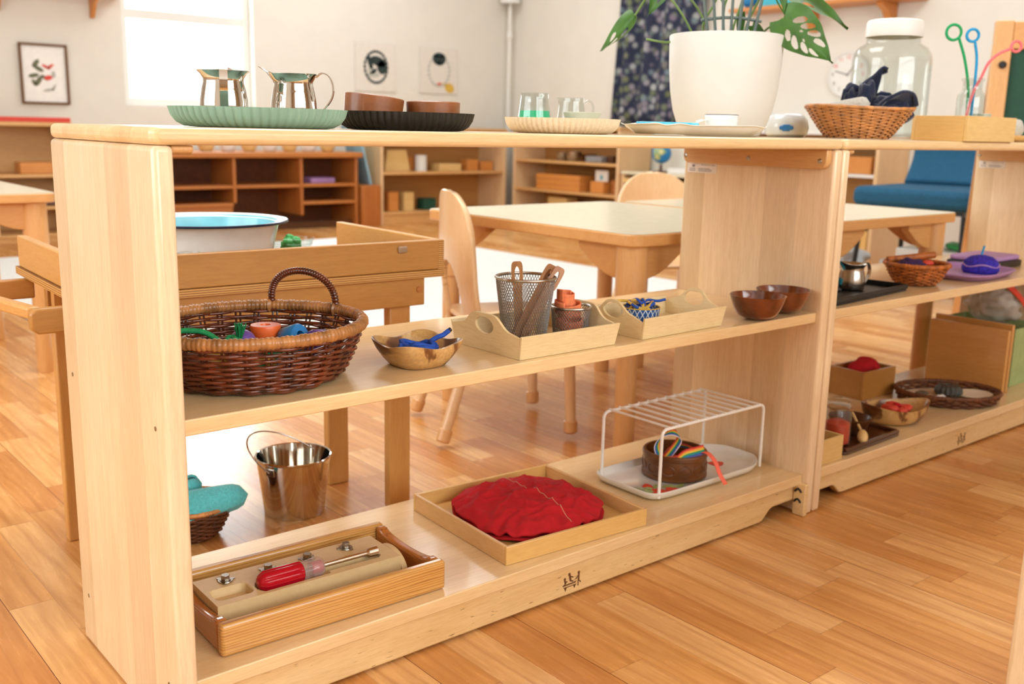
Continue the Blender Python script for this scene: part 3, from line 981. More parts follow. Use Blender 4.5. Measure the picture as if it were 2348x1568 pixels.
BT = TT + .0098 + E_
b1 = small_bowl('wooden_bowl', 'brown wooden bowl tipped slightly at the left of the black tray', M['acacia'], (0.3555, 0.160, BT), .039, .028, .0375, group='small wooden bowls on the black tray')
b1.rotation_euler = (rad(2), rad(6), 0)
b1.location.z += .0045
small_bowl('wooden_bowl', 'brown wooden bowl standing level at the right of the black tray', M['acacia'], (0.4355, 0.135, BT), .0365, .0275, .035, group='small wooden bowls on the black tray')


def glass_pitcher(label, loc, rz, liquid=None, s=1.0):
    t = thing('glass_pitcher', label, 'pitcher', loc, rz, 'small glass pitchers')
    P = [(0, 0), (.0235, 0), (.0252, .002), (.0238, .018), (.0215, .036), (.0205, .045), (.0212, .0490), (.0207, .0492), (.0198, .0448), (.0208, .036), (.0231, .018), (.0243, .0030), (0, .0020)]
    g = G().lathe([(r * s, z * s) for r, z in P], 40)
    for i, (x, y, z) in enumerate(g.v):
        if z > .04 * s:
            a = math.atan2(y, x)
            w = max(0, 1 - abs(a) / .5) ** 2 * (z / s - .04) / .009
            g.v[i] = (x * (1 + .3 * w), y, z)
    obj('body', g, M['glass'], t, ang=60)
    g = G().tube(smooth([(-.0212 * s, 0, .041 * s), (-.030 * s, 0, .0445 * s), (-.0365 * s, 0, .037 * s), (-.0355 * s, 0, .024 * s), (-.0245 * s, 0, .009 * s)], 6), .0023 * s, 8)
    obj('handle', g, M['glass'], t)
    if liquid:
        obj('liquid', G().lathe([(0, .0022 * s), (.0238 * s, .0034 * s), (.0228 * s, .018 * s), (.0221 * s, .0235 * s), (0, .0235 * s)], 40), liquid, t)
    return t


CT = TT + .0080 + E_
glass_pitcher('clear glass pitcher half full of green water on the cream tray', (0.6215, 0.140, CT), 70, M['greenliquid'], 1.0)
glass_pitcher('empty clear glass pitcher at the right of the cream tray', (0.7185, 0.164, CT), 150, None, .93)
small_bowl('ceramic_bowl', 'small pale grey-green bowl between the glass pitchers', M['greybowl'], (0.6855, 0.1055, CT), .0285, .0225, .020, .002, curve=.8)

# white enamel paint tray
et = thing('enamel_tray', 'white enamel tray with a blue mat and ramekin, in front of the planter', 'tray', (0.925, 0.088, TT), 0)
g = G()
a, b = .130, .060
rows = [(1 - .13, 0, .0), (1 - .03, .010, .0), (1.0, .0145, 1), (1.03, .0155, 1), (1.03, .0145, 1), (1.005, .0138, 1), (1 - .03, .0118, 0), (1 - .14, .0105, 0)]


def tray_ring(k, z, wavy, n=120):
    pts = []
    for i in range(n):
        t = 2 * pi * i / n
        c, s_ = cos(t), sin(t)
        e = 5
        x = a * k * (abs(c) ** (2 / e)) * (1 if c >= 0 else -1)
        y = b * (k if k > 1 else 1 - (1 - k) * a / b) * (abs(s_) ** (2 / e)) * (1 if s_ >= 0 else -1)
        pts.append((x, y, z + .0022 + (.0012 * sin(t * 8) if wavy else 0)))
    return pts


N_ = 120
for k, z, wv in rows:
    g.v += tray_ring(k, z, wv)
for r in range(len(rows) - 1):
    for i in range(N_):
        j = (i + 1) % N_
        g.f.append((r * N_ + i, r * N_ + j, (r + 1) * N_ + j, (r + 1) * N_ + i))
g.f.append(tuple(range(N_)))
g.f.append(tuple((len(rows) - 1) * N_ + i for i in range(N_))[::-1])
obj('tray_body', g, M['enamel'], et, ang=60)
g = G()
g.prism([(-.045 + .062 * cos(t * pi / 20) * (1 + .12 * sin(3 * t * pi / 20)), .004 + .036 * sin(t * pi / 20) * (1 + .1 * cos(5 * t * pi / 20))) for t in range(40)], 'z', .0130, .0205)
single('blue_mat', g, M['bluepaint'], 'flat bright blue mat lying in the left of the white enamel tray', 'mat', (0.915, 0.090, TT + E_), 0, bevel=0.002)
rk = thing('ramekin', 'white ramekin with a dark rim line and a spouted handle on the enamel tray', 'ramekin', (0.990, 0.089, TT + .0130), 0)
fl = 40
g = G().lathe([(0, 0), (.0245, 0), (.026, .002), (.0265, .0125), (.0272, .013), (.0278, .0215), (.0268, .0222), (.0255, .0215), (.0245, .004), (0, .003)], fl * 4, rf=lambda t, i: 1 - .012 * abs(cos(fl * t / 2)) if i in (2, 3) else 1)
obj('dish', g, M['enamel'], rk, ang=60)
obj('rim_line', G().tube([(.0272 * cos(i * pi / 24), .0272 * sin(i * pi / 24), .0222) for i in range(48)], .0006, 6, closed=True), M['navyrim'], rk)
obj('handle', G().tube(smooth([(-.0255, .006, .0135), (-.036, .012, .0125), (-.044, .014, .0105)], 6), [.0022] * 6 + [.0048] * 7, 10, flat=.45), M['enamel'], rk)

# ------------------------------------------------------------------ planter with monstera and trellis
pl = thing('potted_monstera', 'large white planter with a holey-leaved plant on a grey trellis', 'plant', (1.170, 0.233, TT))
P = [(0, 0), (.066, 0), (.071, .003), (.079, .022), (.088, .055), (.0955, .095), (.1008, .135), (.1040, .182), (.1030, .1842), (.0995, .183), (.0962, .135), (.092, .1), (.090, .158), (0, .158)]
P = [(0, 0), (.066, 0), (.072, .003), (.0825, .020), (.0920, .047), (.0985, .082), (.1025, .125), (.1045, .1795), (.1030, .1818), (.0995, .1808), (.0970, .145), (.0965, .140), (0, .140)]
obj('planter', G().lathe(P, 96), M['pot'], pl, ang=50)
obj('soil', G().lathe([(0, .152), (.05, .1545), (.097, .150), (.0968, .1415), (0, .1412)], 48), M['soil'], pl)
R_ = Vector((.767, -.641, 0))      # roughly across the shelf as seen from the aisle
F_ = Vector((.641, .767, 0))
g = G()
for k in range(7):
    u = (k - 3) / 3
    base = R_ * (u * .035) + F_ * -.035
    top = R_ * (u * .085) + F_ * -.035
    g.tube([base + Vector((0, 0, .145)), top + Vector((0, 0, .42))], .0028, 6)
for z, hw in ((.205, .055), (.262, .066), (.32, .075), (.38, .083)):
    g.tube([R_ * (hw * (i / 4 - 1)) + F_ * (-.0315) + Vector((0, 0, z + .006 * sin(pi * i / 8))) for i in range(9)], .0027, 6)
obj('trellis', g, M['trellis'], pl)


def leaf(base, tip, normal, width, holes, droop=.02, name='leaf', curl=.0):
    """heart-shaped leaf from base to tip, with oval holes given in leaf space (u along, v across -1..1, ru, rv, slant)"""
    base, tip, normal = Vector(base), Vector(tip), Vector(normal).normalized()
    ax = tip - base
    L = ax.length
    ax.normalize()
    sd = normal.cross(ax).normalized()
    nm = ax.cross(sd).normalized()

    def hw(u):
        return width * (max(0, (sin(pi * min(1, (u + .05)) ** .62))) ** .85) * (1 - .25 * u)

    def fn(u, v):
        w = (v - .5) * 2
        uu = u - .10 * (abs(w) ** 1.3) * max(0, 1 - u * 2.2)
        p = base + ax * (L * uu) + sd * (w * hw(u) + .0) + nm * (-droop * u * u + .12 * width * abs(w) ** 1.5 - curl * w * w * width - .02 * width * sin(u * 22) * abs(w))
        return p

    def keep(u, v):
        w = (v - .5) * 2
        for hu, hv, ru, rv, sl in holes:
            du, dv = u - hu, w - hv
            du -= sl * dv
            if (du / ru) ** 2 + (dv / rv) ** 2 < 1:
                return False
        return True
    g = G().grid(fn, 90, 70, keep)
    return obj(name, g, M['leaf'], pl, ang=60)


HO = [(.22, .42, .055, .24, .25), (.36, .48, .05, .26, .25), (.5, .5, .055, .27, .25), (.65, .48, .07, .27, .25), (.24, -.42, .05, .2, -.25), (.38, -.5, .055, .27, -.25), (.53, -.48, .06, .26, -.25), (.68, -.46, .07, .22, -.25),
      (.33, .12, .02, .06, .2), (.45, -.13, .02, .06, -.2)]


def PV(r, f, z):
    return R_ * r + F_ * f + Vector((0, 0, z))


# big leaf hanging at the right, the drooping one at the left, and those cut off by the top of the picture
leaf(PV(.094, -.03, .212), PV(.186, -.05, .134), PV(.12, -1, .30), .049, HO, .004)
leaf(PV(-.172, .0, .214), PV(-.222, -.02, .150), PV(.75, -.55, .6), .017, [(.4, .45, .1, .25, .2), (.65, -.4, .1, .25, .2), (.7, .45, .09, .25, .2)], .02, curl=.9)
leaf(PV(-.120, -.01, .285), PV(-.148, -.03, .210), PV(.5, -1, .1), .024, [(.5, .4, .12, .2, .2)], .01)
leaf(PV(.06, -.02, .30), PV(.115, -.04, .205), PV(.3, -.9, .7), .022, [(.45, .4, .08, .2, .2), (.6, -.4, .1, .2, .2)], .02)
leaf(PV(.07, .03, .29), PV(.242, .02, .222), PV(.3, -.8, .9), .050, [(.3, .45, .06, .2, .2), (.5, -.45, .07, .2, .2)], .03)
leaf(PV(.03, .03, .225), PV(.028, .03, .165), PV(.7, -.8, .2), .014, [], .0)
leaf(PV(.055, .04, .205), PV(.088, .03, .168), PV(.2, -1, .2), .013, [], .0)
leaf(PV(-.03, 0, .34), PV(-.012, -.02, .225), PV(-.4, -1, .2), .018, [], .0)
leaf(PV(-.01, .03, .42), PV(.09, .0, .33), PV(0, -1, .4), .05, HO, .01)
leaf(PV(-.04, .03, .40), PV(-.13, .0, .32), PV(0, -1, .4), .05, HO, .01)
for pts in ([(-.03, .0, .152), (-.045, .0, .20), (-.02, .0, .26), (-.01, .02, .40)], [(-.045, .0, .152), (-.09, -.0, .225), (-.135, .0, .262), (-.172, .0, .214)], [(-.045, -.01, .153), (-.075, -.01, .174), (-.11, 0, .168), (-.15, -.01, .172)],
            [(.03, .0, .153), (.035, .0, .20), (.06, -.0, .26), (.065, .0, .31)], [(.02, .01, .153), (.012, .01, .19), (.03, .01, .27), (.03, .02, .40)], [(.045, .0, .153), (.065, -.02, .19), (.08, -.025, .2), (.094, -.03, .212)],
            [(-.02, -.01, .153), (-.060, -.01, .23), (-.120, -.01, .285)], [(.0, .01, .153), (.0, .02, .25), (.07, .03, .29)]):
    obj('stem', G().tube(smooth([PV(*p) for p in pts], 6), .0021, 6), M['stem'], pl)

# small silvery jar behind the near end of the second shelf
sj = thing('round_jar', 'small pale round jar with a blue oval mark, behind the wicker basket', 'jar', (1.455, 0.288, TT))
obj('jar_body', G().lathe([(0, 0), (.035, 0), (.043, .006), (.046, .020), (.043, .036), (.034, .046), (.030, .048), (0, .048)], 40), M['porcelain'], sj)
d = (Vector((-.377, -1.004, 0)) - Vector((1.455, .288, 0))).normalized()
ww = Vector((-d.y, d.x, 0))
g = G().grid(lambda u, v: Vector((0, 0, .019)) + Matrix.Rotation((u - .5) * .62, 3, 'Z') @ (d * .0468) + Vector((0, 0, (v - .5) * .013)), 16, 6,
             keep=lambda u, v: (2 * u - 1) ** 2 + (2 * v - 1) ** 2 < 1)
obj('mark', g, M['bluemark'], sj, solid=.0006)


# ------------------------------------------------------------------ woven baskets
def woven(parent, rx0, ry0, rx1, ry1, z0, z1, rows, nst, r, mat, curve=.75, gap=None, phase=0.0, name='weave', amp=1.0):
    g = G()
    for i, u in enumerate(rows):
        k = u ** curve
        rx, ry, z = rx0 + (rx1 - rx0) * k, ry0 + (ry1 - ry0) * k, z0 + (z1 - z0) * u
        n = nst * 4
        pts = []
        for q in range(n):
            t = 2 * pi * q / n
            w = amp * r * (1 if i % 2 else -1) * cos(nst / 2 * t * 1.0)
            pts.append(((rx + w) * cos(t), (ry + w) * sin(t), z + .25 * r * sin(5 * t + i)))
        g.tube(pts, r, 6, closed=True)
    return obj(name, g, mat, parent, ang=80)


def wrapped_rim(parent, rx, ry, z, r, wraps, mat, name='rim', lump=.16, zf=None):
    n = wraps * 5
    g = G()
    pts = [(rx * cos(2 * pi * q / n), ry * sin(2 * pi * q / n), z + (zf(2 * pi * q / n) if zf else 0)) for q in range(n)]
    rs = [r * (1 - lump + lump * abs(sin(wraps * pi * q / n)) + .06 * sin(q * .37)) for q in range(n)]
    g.tube(pts, rs, 10, closed=True)
    return obj(name, g, mat, parent, ang=80)


def stakes(parent, rx0, ry0, rx1, ry1, z0, z1, n, r, mat, curve=.75, pair=0.0, ins=0.0):
    g = G()
    for i in range(n):
        for s_ in ((-1, 1) if pair else (0,)):
            t = 2 * pi * i / n + s_ * pair
            pts = []
            for k in range(7):
                u = k / 6
                q = u ** curve
                pts.append(((rx0 + (rx1 - rx0) * q - ins) * cos(t), (ry0 + (ry1 - ry0) * q - ins) * sin(t), z0 + (z1 - z0) * u))
            g.tube(pts, r, 5)
    return obj('stakes', g, mat, parent)


# big dark oval basket on the middle board
MZ = ZM + E_
bk = thing('handled_basket', 'big red-brown wicker basket with a honey rim and loop handles, on the middle board', 'basket', (0.172, 0.153, MZ), 0)
obj('base', G().lathe([(0, .0025), (.103, .0025), (.105, .005), (.103, .0075), (0, .0075)], 48, sx=1.0, sy=.97), M['wicker_dark'], bk)
rws = [.06, .115, .17, .225, .28, .335, .39, .445, .50, .56, .64, .67, .76, .79, .89, .92]
woven(bk, .106, .103, .140, .128, .003, .066, rws, 34, .0023, M['wicker_dark'], .62, amp=1.15)
woven(bk, .107, .104, .107, .104, .003, .006, [.35, 1.2], 34, .0030, M['wicker_dark'], 1, name='base_border')
stakes(bk, .106, .103, .140, .128, .003, .066, 34, .0015, M['stake'], .62, pair=.022)
wrapped_rim(bk, .1405, .1285, .0675, .0078, 150, M['wicker_rim'], lump=.14)
for a0, a1, nm in ((13, 55, 0), (218, 256, 1)):
    P0 = Vector((.1405 * cos(rad(a0)), .1285 * sin(rad(a0)), .072))
    P1 = Vector((.1405 * cos(rad(a1)), .1285 * sin(rad(a1)), .072))
    if nm:
        continue
    mid = (P0 + P1) / 2
    out = Vector((mid.x, mid.y, 0)).normalized()
    hw_ = (P1 - P0).length / 2
    dr = (P1 - P0).normalized()
    pts = [mid - dr * (hw_ * cos(pi * i / 60)) + Vector((0, 0, .046 * sin(pi * i / 60) ** .8)) - out * (.006 * sin(pi * i / 60)) for i in range(61)]
    pts = smooth(pts, 2)
    h_ = obj('handle', G().tube(pts, [.0050 * (.80 + .24 * (i % 3 > 0)) for i in range(len(pts))], 10), M['wicker_dark'], bk, ang=80)
    for p in (P0, P1):
        b_ = G().tube([p + Vector((0, 0, .003)) + Vector((cos(q) * out.x, cos(q) * out.y, 0)) * .0086 + Vector((0, 0, -.0075 + .0086 * sin(q))) for q in [2 * pi * i / 20 for i in range(20)]], .0028, 6, closed=True, flat=.4)
        obj('binding', b_, M['wicker_rim'], h_)
# what lies in it
BZ = MZ + .0076


def bead(name, label, kind, mat, loc, rot):
    if kind == 'ring':
        g = G().lathe([(.0065, -.013), (.0145, -.013), (.016, -.011), (.016, .011), (.0145, .013), (.0065, .013), (.0065, -.013)], 32)
    elif kind == 'cone':
        g = G().lathe([(0, -.013), (.013, -.013), (.0142, -.011), (.019, .011), (.018, .013), (.0065, .013), (.0055, .008), (0, .008)], 32)
    else:
        g = G().ball((0, 0, 0), .0165, 28, 16)
    o = single(name, g, mat, label, 'bead', loc, 0, 'large wooden beads in the wicker basket', ang=50)
    o.rotation_euler = [rad(q) for q in rot]
    return o


bead('wooden_bead', 'orange flared wooden bead in the dark wicker basket', 'cone', M['orange_wood'], (0.178, 0.128, MZ + .056), (0, 0, 0))
bead('wooden_bead', 'blue wooden ring bead lying on its side in the dark wicker basket', 'ring', M['blue_wood'], (0.199, 0.096, MZ + .055), (70, 0, 20))
bead('wooden_bead', 'purple wooden bead at the right inside the dark wicker basket', 'ring', M['purple_wood'], (0.224, 0.077, MZ + .050), (80, 0, -60))
bead('wooden_bead', 'violet-blue round bead beside the green tassel in the basket', 'ball', M['purple_wood'], (0.138, 0.108, MZ + .054), (0, 0, 0))
for i, (x, y, z, m_, kd, lab) in enumerate(((0.235, 0.105, .028, 'yellow', 'ring', 'yellow bead low at the right of the dark wicker basket'), (0.195, 0.125, .020, 'greenwire', 'cone', 'green bead under the orange one in the dark wicker basket'),
                                    (0.150, 0.085, .022, 'yellow', 'cone', 'yellow bead seen through the front weave of the dark basket'), (0.215, 0.135, .022, 'blue_wood', 'ball', 'blue round bead deep in the dark wicker basket'),
                                    (0.165, 0.160, .022, 'redpaint', 'ring', 'red bead at the back of the dark wicker basket'), (0.120, 0.150, .022, 'yellow', 'ball', 'yellow ball bead at the left of the dark wicker basket'),
                                    (0.130, 0.070, .024, 'greenwire', 'ring', 'green bead low at the front left of the dark basket'), (0.185, 0.082, .020, 'blue_wood', 'ring', 'blue bead under the blue ring bead in the basket'))):
    bead('wooden_bead', lab, kd, M[m_], (x, y, MZ + z), (0, 0, 40 * i))
cd = thing('lacing_cord', 'green lacing cord with a frayed tassel end in the wicker basket', 'cord', (0.10, 0.12, MZ + .056))
obj('cord', G().tube(smooth([(-.062, .012, .012), (-.03, .012, .016), (-.005, .0, .014), (.012, -.012, .002), (.022, -.02, .003)], 8), .0034, 10), M['green_cord'], cd)
g = G()
kn = [(.022 + .0065 * cos(t) * cos(2 * t), -.020 + .0065 * sin(t), .004 + .004 * sin(3 * t)) for t in [i * pi / 14 for i in range(29)]]
g.tube(kn, .0033, 8)
obj('knot', g, M['green_cord'], cd)
g = G()
for i in range(60):
    a, r = random.uniform(0, 2 * pi), random.uniform(0, .004)
    g.tube([(.028 + r * .4 * cos(a), -.024 + r * .4 * sin(a), .002), (.029 + r * 1.2 * cos(a), -.025 + r * 1.2 * sin(a), .013), (.029 + 2.0 * r * cos(a) , -.026 + 2.0 * r * sin(a), .022 + random.uniform(-.003, .004))], .0006, 4)
obj('tassel', g, M['green_cord'], cd)

# square acacia bowl with blue cord
g = G()
NB = 96


def sq(t, a, rnd=4.0, dent=0.0):
    c, s_ = cos(t), sin(t)
    r = a / ((abs(c) ** rnd + abs(s_) ** rnd) ** (1 / rnd))
    r *= 1 - dent * (cos(4 * t) * .5 + .5)
    return r * c, r * s_


def zrim(t):
    return .0035 * -cos(4 * t)


prf = [(.0, 0, 0), (.030, 0, 0), (.034, .001, 0), (.042, .010, .2), (.050, .021, .6), (.055, .031, 1), (.0548, .0325, 1), (.0515, .0325, 1), (.046, .021, .6), (.038, .011, .2), (.030, .006, 0), (0, .005, 0)]
rows_ = []
for (a_, z, w) in prf:
    if a_ == 0:
        rows_.append([len(g.v)])
        g.v.append((0, 0, z))
    else:
        rows_.append(list(range(len(g.v), len(g.v) + NB)))
        for i in range(NB):
            t = 2 * pi * i / NB
            x, y = sq(t, a_, 3.0, .09 * w)
            g.v.append((x, y, z + zrim(t) * w))
for A, B in zip(rows_, rows_[1:]):
    for i in range(NB):
        j = (i + 1) % NB
        g.f.append((A[0], B[j], B[i]) if len(A) == 1 else ((A[i], A[j], B[0]) if len(B) == 1 else (A[i], A[j], B[j], B[i])))
single('acacia_bowl', g, M['acbowl'], 'square wavy two-tone wooden bowl holding a blue cord', 'bowl', (0.378, 0.088, MZ), 2, ang=70)
pts = [(.022 * cos(t) * (1 + .25 * sin(2.3 * t)), .020 * sin(t) * (1 + .2 * cos(1.7 * t)), 0.0185 + .0006 * t + .003 * sin(3.1 * t)) for t in [i * pi / 10 for i in range(60)]]
pts += [Vector(pts[-1]) + Vector((.008, -.002, .004)), Vector(pts[-1]) + Vector((.018, -.003, .0065)), Vector(pts[-1]) + Vector((.026, -.004, .0115))]
cdo = thing('blue_lace', 'coiled dark blue cord lying in the square wooden bowl', 'cord', (0.378, 0.085, MZ))
obj('cord', G().tube(pts, .0034, 8), M['blue'], cdo)
obj('cord_end', G().cyl(pts[-1], Vector(pts[-1]) + Vector((.003, 0, .0016)), .0031, n=10), M['black'], cdo)


# ------------------------------------------------------------------ small handled trays
def handled_tray(label, loc, rz, LX, WY):
    t = thing('handled_tray', label, 'tray', loc, rz, 'pale handled trays')
    h, fl, th = .034, .007, .0042
    obj('bottom', G().box(0.004, LX - .004, .004, WY - .004, .0005, .005), M['basswood'], t)
    for y, s_ in ((0, -1), (WY, 1)):
        yo, yi = y, y - s_ * th
        g = G().prism([(yo, 0), (yi, 0), (yi + s_ * fl, h), (yo + s_ * fl, h)][:: (1 if s_ < 0 else -1)], 'x', 0, LX)
        for i, v in enumerate(g.v):
            if v[2] > .01:
                g.v[i] = (v[0] + (-.003 if v[0] < LX / 2 else .003), v[1], v[2])
        obj('long_side', g, M['basswood'], t, bevel=.0006)
    for x, s_ in ((0, -1), (LX, 1)):
        n = 64
        cy, cz = WY / 2, .0385
        prof = []
        # outline seen from the end: low shoulders, raised rounded middle with a hole
        y0, y1 = th, WY - th
        ctl = [(y0 - fl * .9, h), (y0 + .012, h), (y0 + .026, h + .005), (y0 + .042, h + .0185), (y0 + .054, h + .0215)]
        ctl2 = [(WY - a_, b_) for a_, b_ in ctl][::-1]
        top = [(p.x, p.y) for p in [Vector((q[0], q[1])) for q in [tuple(v)[:2] for v in smooth([(a_, b_, 0) for a_, b_ in ctl + ctl2], 7)]]]
        outline = [(y0, .0), (y1, .0)] + top[::-1]
        # resample the outline by angle about the hole centre, so hole and outline match
        def hit(ang):
            d = (cos(ang), sin(ang))
            best = None
            for i in range(len(outline)):
                p, q = outline[i], outline[(i + 1) % len(outline)]
                ex, ey = q[0] - p[0], q[1] - p[1]
                den = d[0] * ey - d[1] * ex
                if abs(den) < 1e-12:
                    continue
                s1 = ((p[0] - cy) * ey - (p[1] - cz) * ex) / den
                u = ((p[0] - cy) * d[1] - (p[1] - cz) * d[0]) / den
                if s1 > 0 and -1e-6 <= u <= 1 + 1e-6 and (best is None or s1 < best):
                    best = s1
            return (cy + d[0] * best, cz + d[1] * best)
        angs = sorted([2 * pi * i / n for i in range(n)] + [math.atan2(b_ - cz, a_ - cy) % (2 * pi) for a_, b_ in (outline[0], outline[1], ctl[0], ctl2[-1])])
        out_ = [hit(a_) for a_ in angs]
        hol = [(cy + .0205 * cos(a_), cz + .0125 * sin(a_)) for a_ in angs]
        g = G().holed(out_, hol, 'x', x, x - s_ * th)
        for i, v in enumerate(g.v):
            g.v[i] = (v[0] + s_ * fl * .55 * v[2] / h, v[1], v[2])
        obj('handle_end', g, M['basswood_y'], t, ang=50)
    return t


handled_tray('pale wooden tray with cut-out handles holding the two wire mesh cups', (0.505, 0.0235, MZ), 0, .186, .150)
handled_tray('pale wooden tray with cut-out handles holding a blue patterned bowl of cords', (0.7515, 0.0235, MZ), 1.5, .196, .120)


def mesh_cup(label, loc, rb, rt, h, nw):
    t = thing('mesh_cup', label, 'cup', loc, 0, 'wire mesh cups')
    g = G()
    m = 22
    tw = 1.15
    for s_ in (-1, 1):
        for i in range(nw):
            a0 = 2 * pi * i / nw
            pts = []
            for k in range(m + 1):
                u = k / m
                r = rb + (rt - rb) * u
                a = a0 + s_ * tw * u
                pts.append((r * cos(a), r * sin(a), .001 + (h - .002) * u))
            g.tube(pts, .00052, 3)
    obj('mesh_wall', g, M['greymetal'], t, ang=180)
    obj('rim', G().tube([(rt * cos(2 * pi * i / 64), rt * sin(2 * pi * i / 64), h) for i in range(64)], .0022, 8, closed=True), M['steel'], t)
    obj('foot', G().lathe([(0, 0), (rb + .0006, 0), (rb + .0008, .002), (rb - .0006, .002), (rb - .0008, .001), (0, .001)], 48), M['greymetal'], t)
    return t


CZ = MZ + .0053
mesh_cup('tall grey wire mesh cup holding wooden needles', (0.5765, 0.0985, CZ), .0315, .0435, .096, 62)
mesh_cup('short grey wire mesh cup holding orange felt pieces', (0.6565, 0.0845, CZ), .0255, .0300, .047, 42)


def needle(label, p0, p1, roll=0.0, L=.125):
    t = thing('wooden_needle', label, 'needle', p0, 0, 'wooden needles in the tall mesh cup')
    n = 40
    out_, hol = [], []
    w, hz = .0085, .032
    for i in range(n):
        a = 2 * pi * i / n
        out_.append((w * (abs(cos(a)) ** .42) * (1 if cos(a) > 0 else -1), L - hz / 2 - .003 + (hz / 2 + .003) * (abs(sin(a)) ** .5) * (1 if sin(a) > 0 else -1)))
        hol.append((.0036 * cos(a), L - hz / 2 - .003 + (hz / 2 - .004) * sin(a)))
    g = G().holed(out_, hol, 'y', -.0022, .0022)
    g.prism([(-.002, 0), (.002, 0), (.006, .02), (.0068, L - hz - .005), (-.0068, L - hz - .005), (-.006, .02)], 'y', -.0021, .0021)
    o = obj('shaft', g, M['handlewood'], t, ang=40)
    d = (Vector(p1) - Vector(p0)).normalized()
    q = Vector((0, 0, 1)).rotation_difference(d).to_matrix().to_4x4() @ Matrix.Rotation(rad(roll), 4, 'Z')
    t.rotation_euler = q.to_euler()
    return t


zb_ = CZ + .0022
needle('wooden needle standing upright at the left of the mesh cup', (0.5750, 0.1080, zb_), (0.5700, 0.112, zb_ + .12), -40, .116)
needle('wooden needle leaning right, at the front of the leaning bundle', (0.5600, 0.0880, zb_), (0.6190, 0.0700, zb_ + .108), -30, .125)
needle('wooden needle leaning right, in the middle of the leaning bundle', (0.5560, 0.1000, zb_), (0.6140, 0.0850, zb_ + .105), -50, .127)
needle('wooden needle leaning right, edge on at the back of the bundle', (0.5580, 0.1120, zb_), (0.6270, 0.0980, zb_ + .104), 40, .126)


def felt(label, loc, r, pts_h, seed):
    def fn(u, v):
        a = u * 2 * pi * 1.6
        rr = r * (.55 + .45 * u)
        return (rr * cos(a) + .002 * sin(9 * u + seed), rr * sin(a), pts_h[0] + (pts_h[1] - pts_h[0]) * v + .003 * sin(7 * u + seed) + .004 * u)
    return single('felt_strip', G().grid(fn, 60, 6), M['orange'], label, 'felt strip', loc, 0, 'orange felt strips in the short mesh cup', solid=.0022)


felt('orange felt strip curled at the top of the pile in the short mesh cup', (0.6480, 0.0870, CZ + .050), .015, (0, .018), 1.0)
felt('orange felt strip curled around the pile in the short mesh cup', (0.6520, 0.0850, CZ + .033), .021, (0, .018), 2.2)
felt('coral felt strip low inside the short mesh cup', (0.6570, 0.0850, CZ + .012), .021, (0, .012), 3.1)

# blue patterned dish of cords
pdz = MZ + .0053
g = G().lathe([(0, 0), (.026, 0), (.0275, .001), (.0310, .0325), (.0300, .0332), (.0262, .003), (0, .0025)], 64, uvs=True)
pdh = thing('patterned_bowl', 'blue bowl with a white lattice pattern full of yellow and blue cords', 'bowl', (0.8060, 0.0800, pdz))
obj('bowl', g, M['lattice'], pdh)
obj('rim', G().tube([(.0305 * cos(i * pi / 24), .0305 * sin(i * pi / 24), .0331) for i in range(48)], .0009, 6, closed=True), M['yellow'], pdh)
rr_ = random.Random(11)
for nm, lab, mt, kk in (('yarn_string', 'yellow cord looped over the blue patterned bowl', 'yellow', 0), ('yarn_string', 'blue cord tangled with the yellow one in the patterned bowl', 'blue', 1), ('yarn_string', 'mint cord end poking out of the patterned bowl', 'green_felt', 2)):
    g = G()
    if kk < 2:
        pts = []
        for i in range(26):
            a = i * 1.15 + kk * .6
            r = .024 * (.6 + .4 * sin(i * 1.7 + kk))
            pts.append((r * cos(a) - .004, r * sin(a), .026 + .016 * (i / 26) + .006 * sin(i * 2.1 + kk)))
        pts += [(-.012 + .03 * kk, .01 - .008 * kk, .042), (-.028 + .056 * kk, .016 - .026 * kk, .043 - .002 * kk), (-.040 + .078 * kk, .022 - .04 * kk, .042 + .002 * kk)]
        g.tube(smooth(pts, 5), .0023, 7)
    else:
        g.tube([(-.018, -.006, .024), (-.023, -.012, .038)], .002, 8)
    single(nm, g, M[mt], lab, 'cord', (0.8060, 0.0800, pdz), 0, 'cords in the blue patterned bowl')
single('wood_strip', G().box(-.028, .028, -.008, .008, 0, .004), M['walnut'], 'thin dark wooden strip lying in the right end of the handled tray', 'strip', (0.898, 0.080, pdz), -14, bevel=.001)

# two glazed bowls at the right end of the middle board
small_bowl('glazed_bowl', 'glossy brown bowl, the front one of two at the end of the middle board', M['glaze'], (1.0530, 0.0360, MZ), .0483, .0415, .020, .003, group='glossy brown bowls', curve=.40)
small_bowl('glazed_bowl', 'glossy brown bowl behind the other, against the shelf\'s end panel', M['glaze'], (1.1485, 0.0520, MZ), .0483, .0415, .020, .003, group='glossy brown bowls', curve=.40)
# ------------------------------------------------------------------ things on the bottom board of the near shelf
BZ0 = ZB + E_
tt = thing('tool_tray', 'varnished striped fir tray holding the bolt board, at the left of the bottom board', 'tray', (0.0675, 0.0405, BZ0), -1.6)
L_, W_, H_, T_ = .320, .176, .0415, .0145
obj('bottom', G().box(.004, L_ - .004, .004, W_ - .004, .001, .006), M['fir_x'], tt)
for y in (0, W_ - T_):
    obj('long_side', G().box(0, L_, y, y + T_, 0, H_), M['fir_x'], tt, bevel=.0045, seg=3)
for x in (0.001, L_ - T_ - .001):
    n = 26
    poly = [(T_ + .0003, .001), (W_ - T_ - .0003, .001)]
    top = []
    for i in range(n + 1):
        u = i / n
        dip = .008 * (max(0, sin(pi * min(1, max(0, (u - .08) / .84)))) ** .5)
        top.append((W_ - T_ - .0003 - u * (W_ - 2 * T_ - .0006), H_ - .001 - dip))
    obj('end', G().prism(poly + top, 'x', x, x + T_), M['fir_y'], tt, bevel=.004, seg=3)
for x in (.009, L_ - .009):
    for z in (.012, .031):
        pass
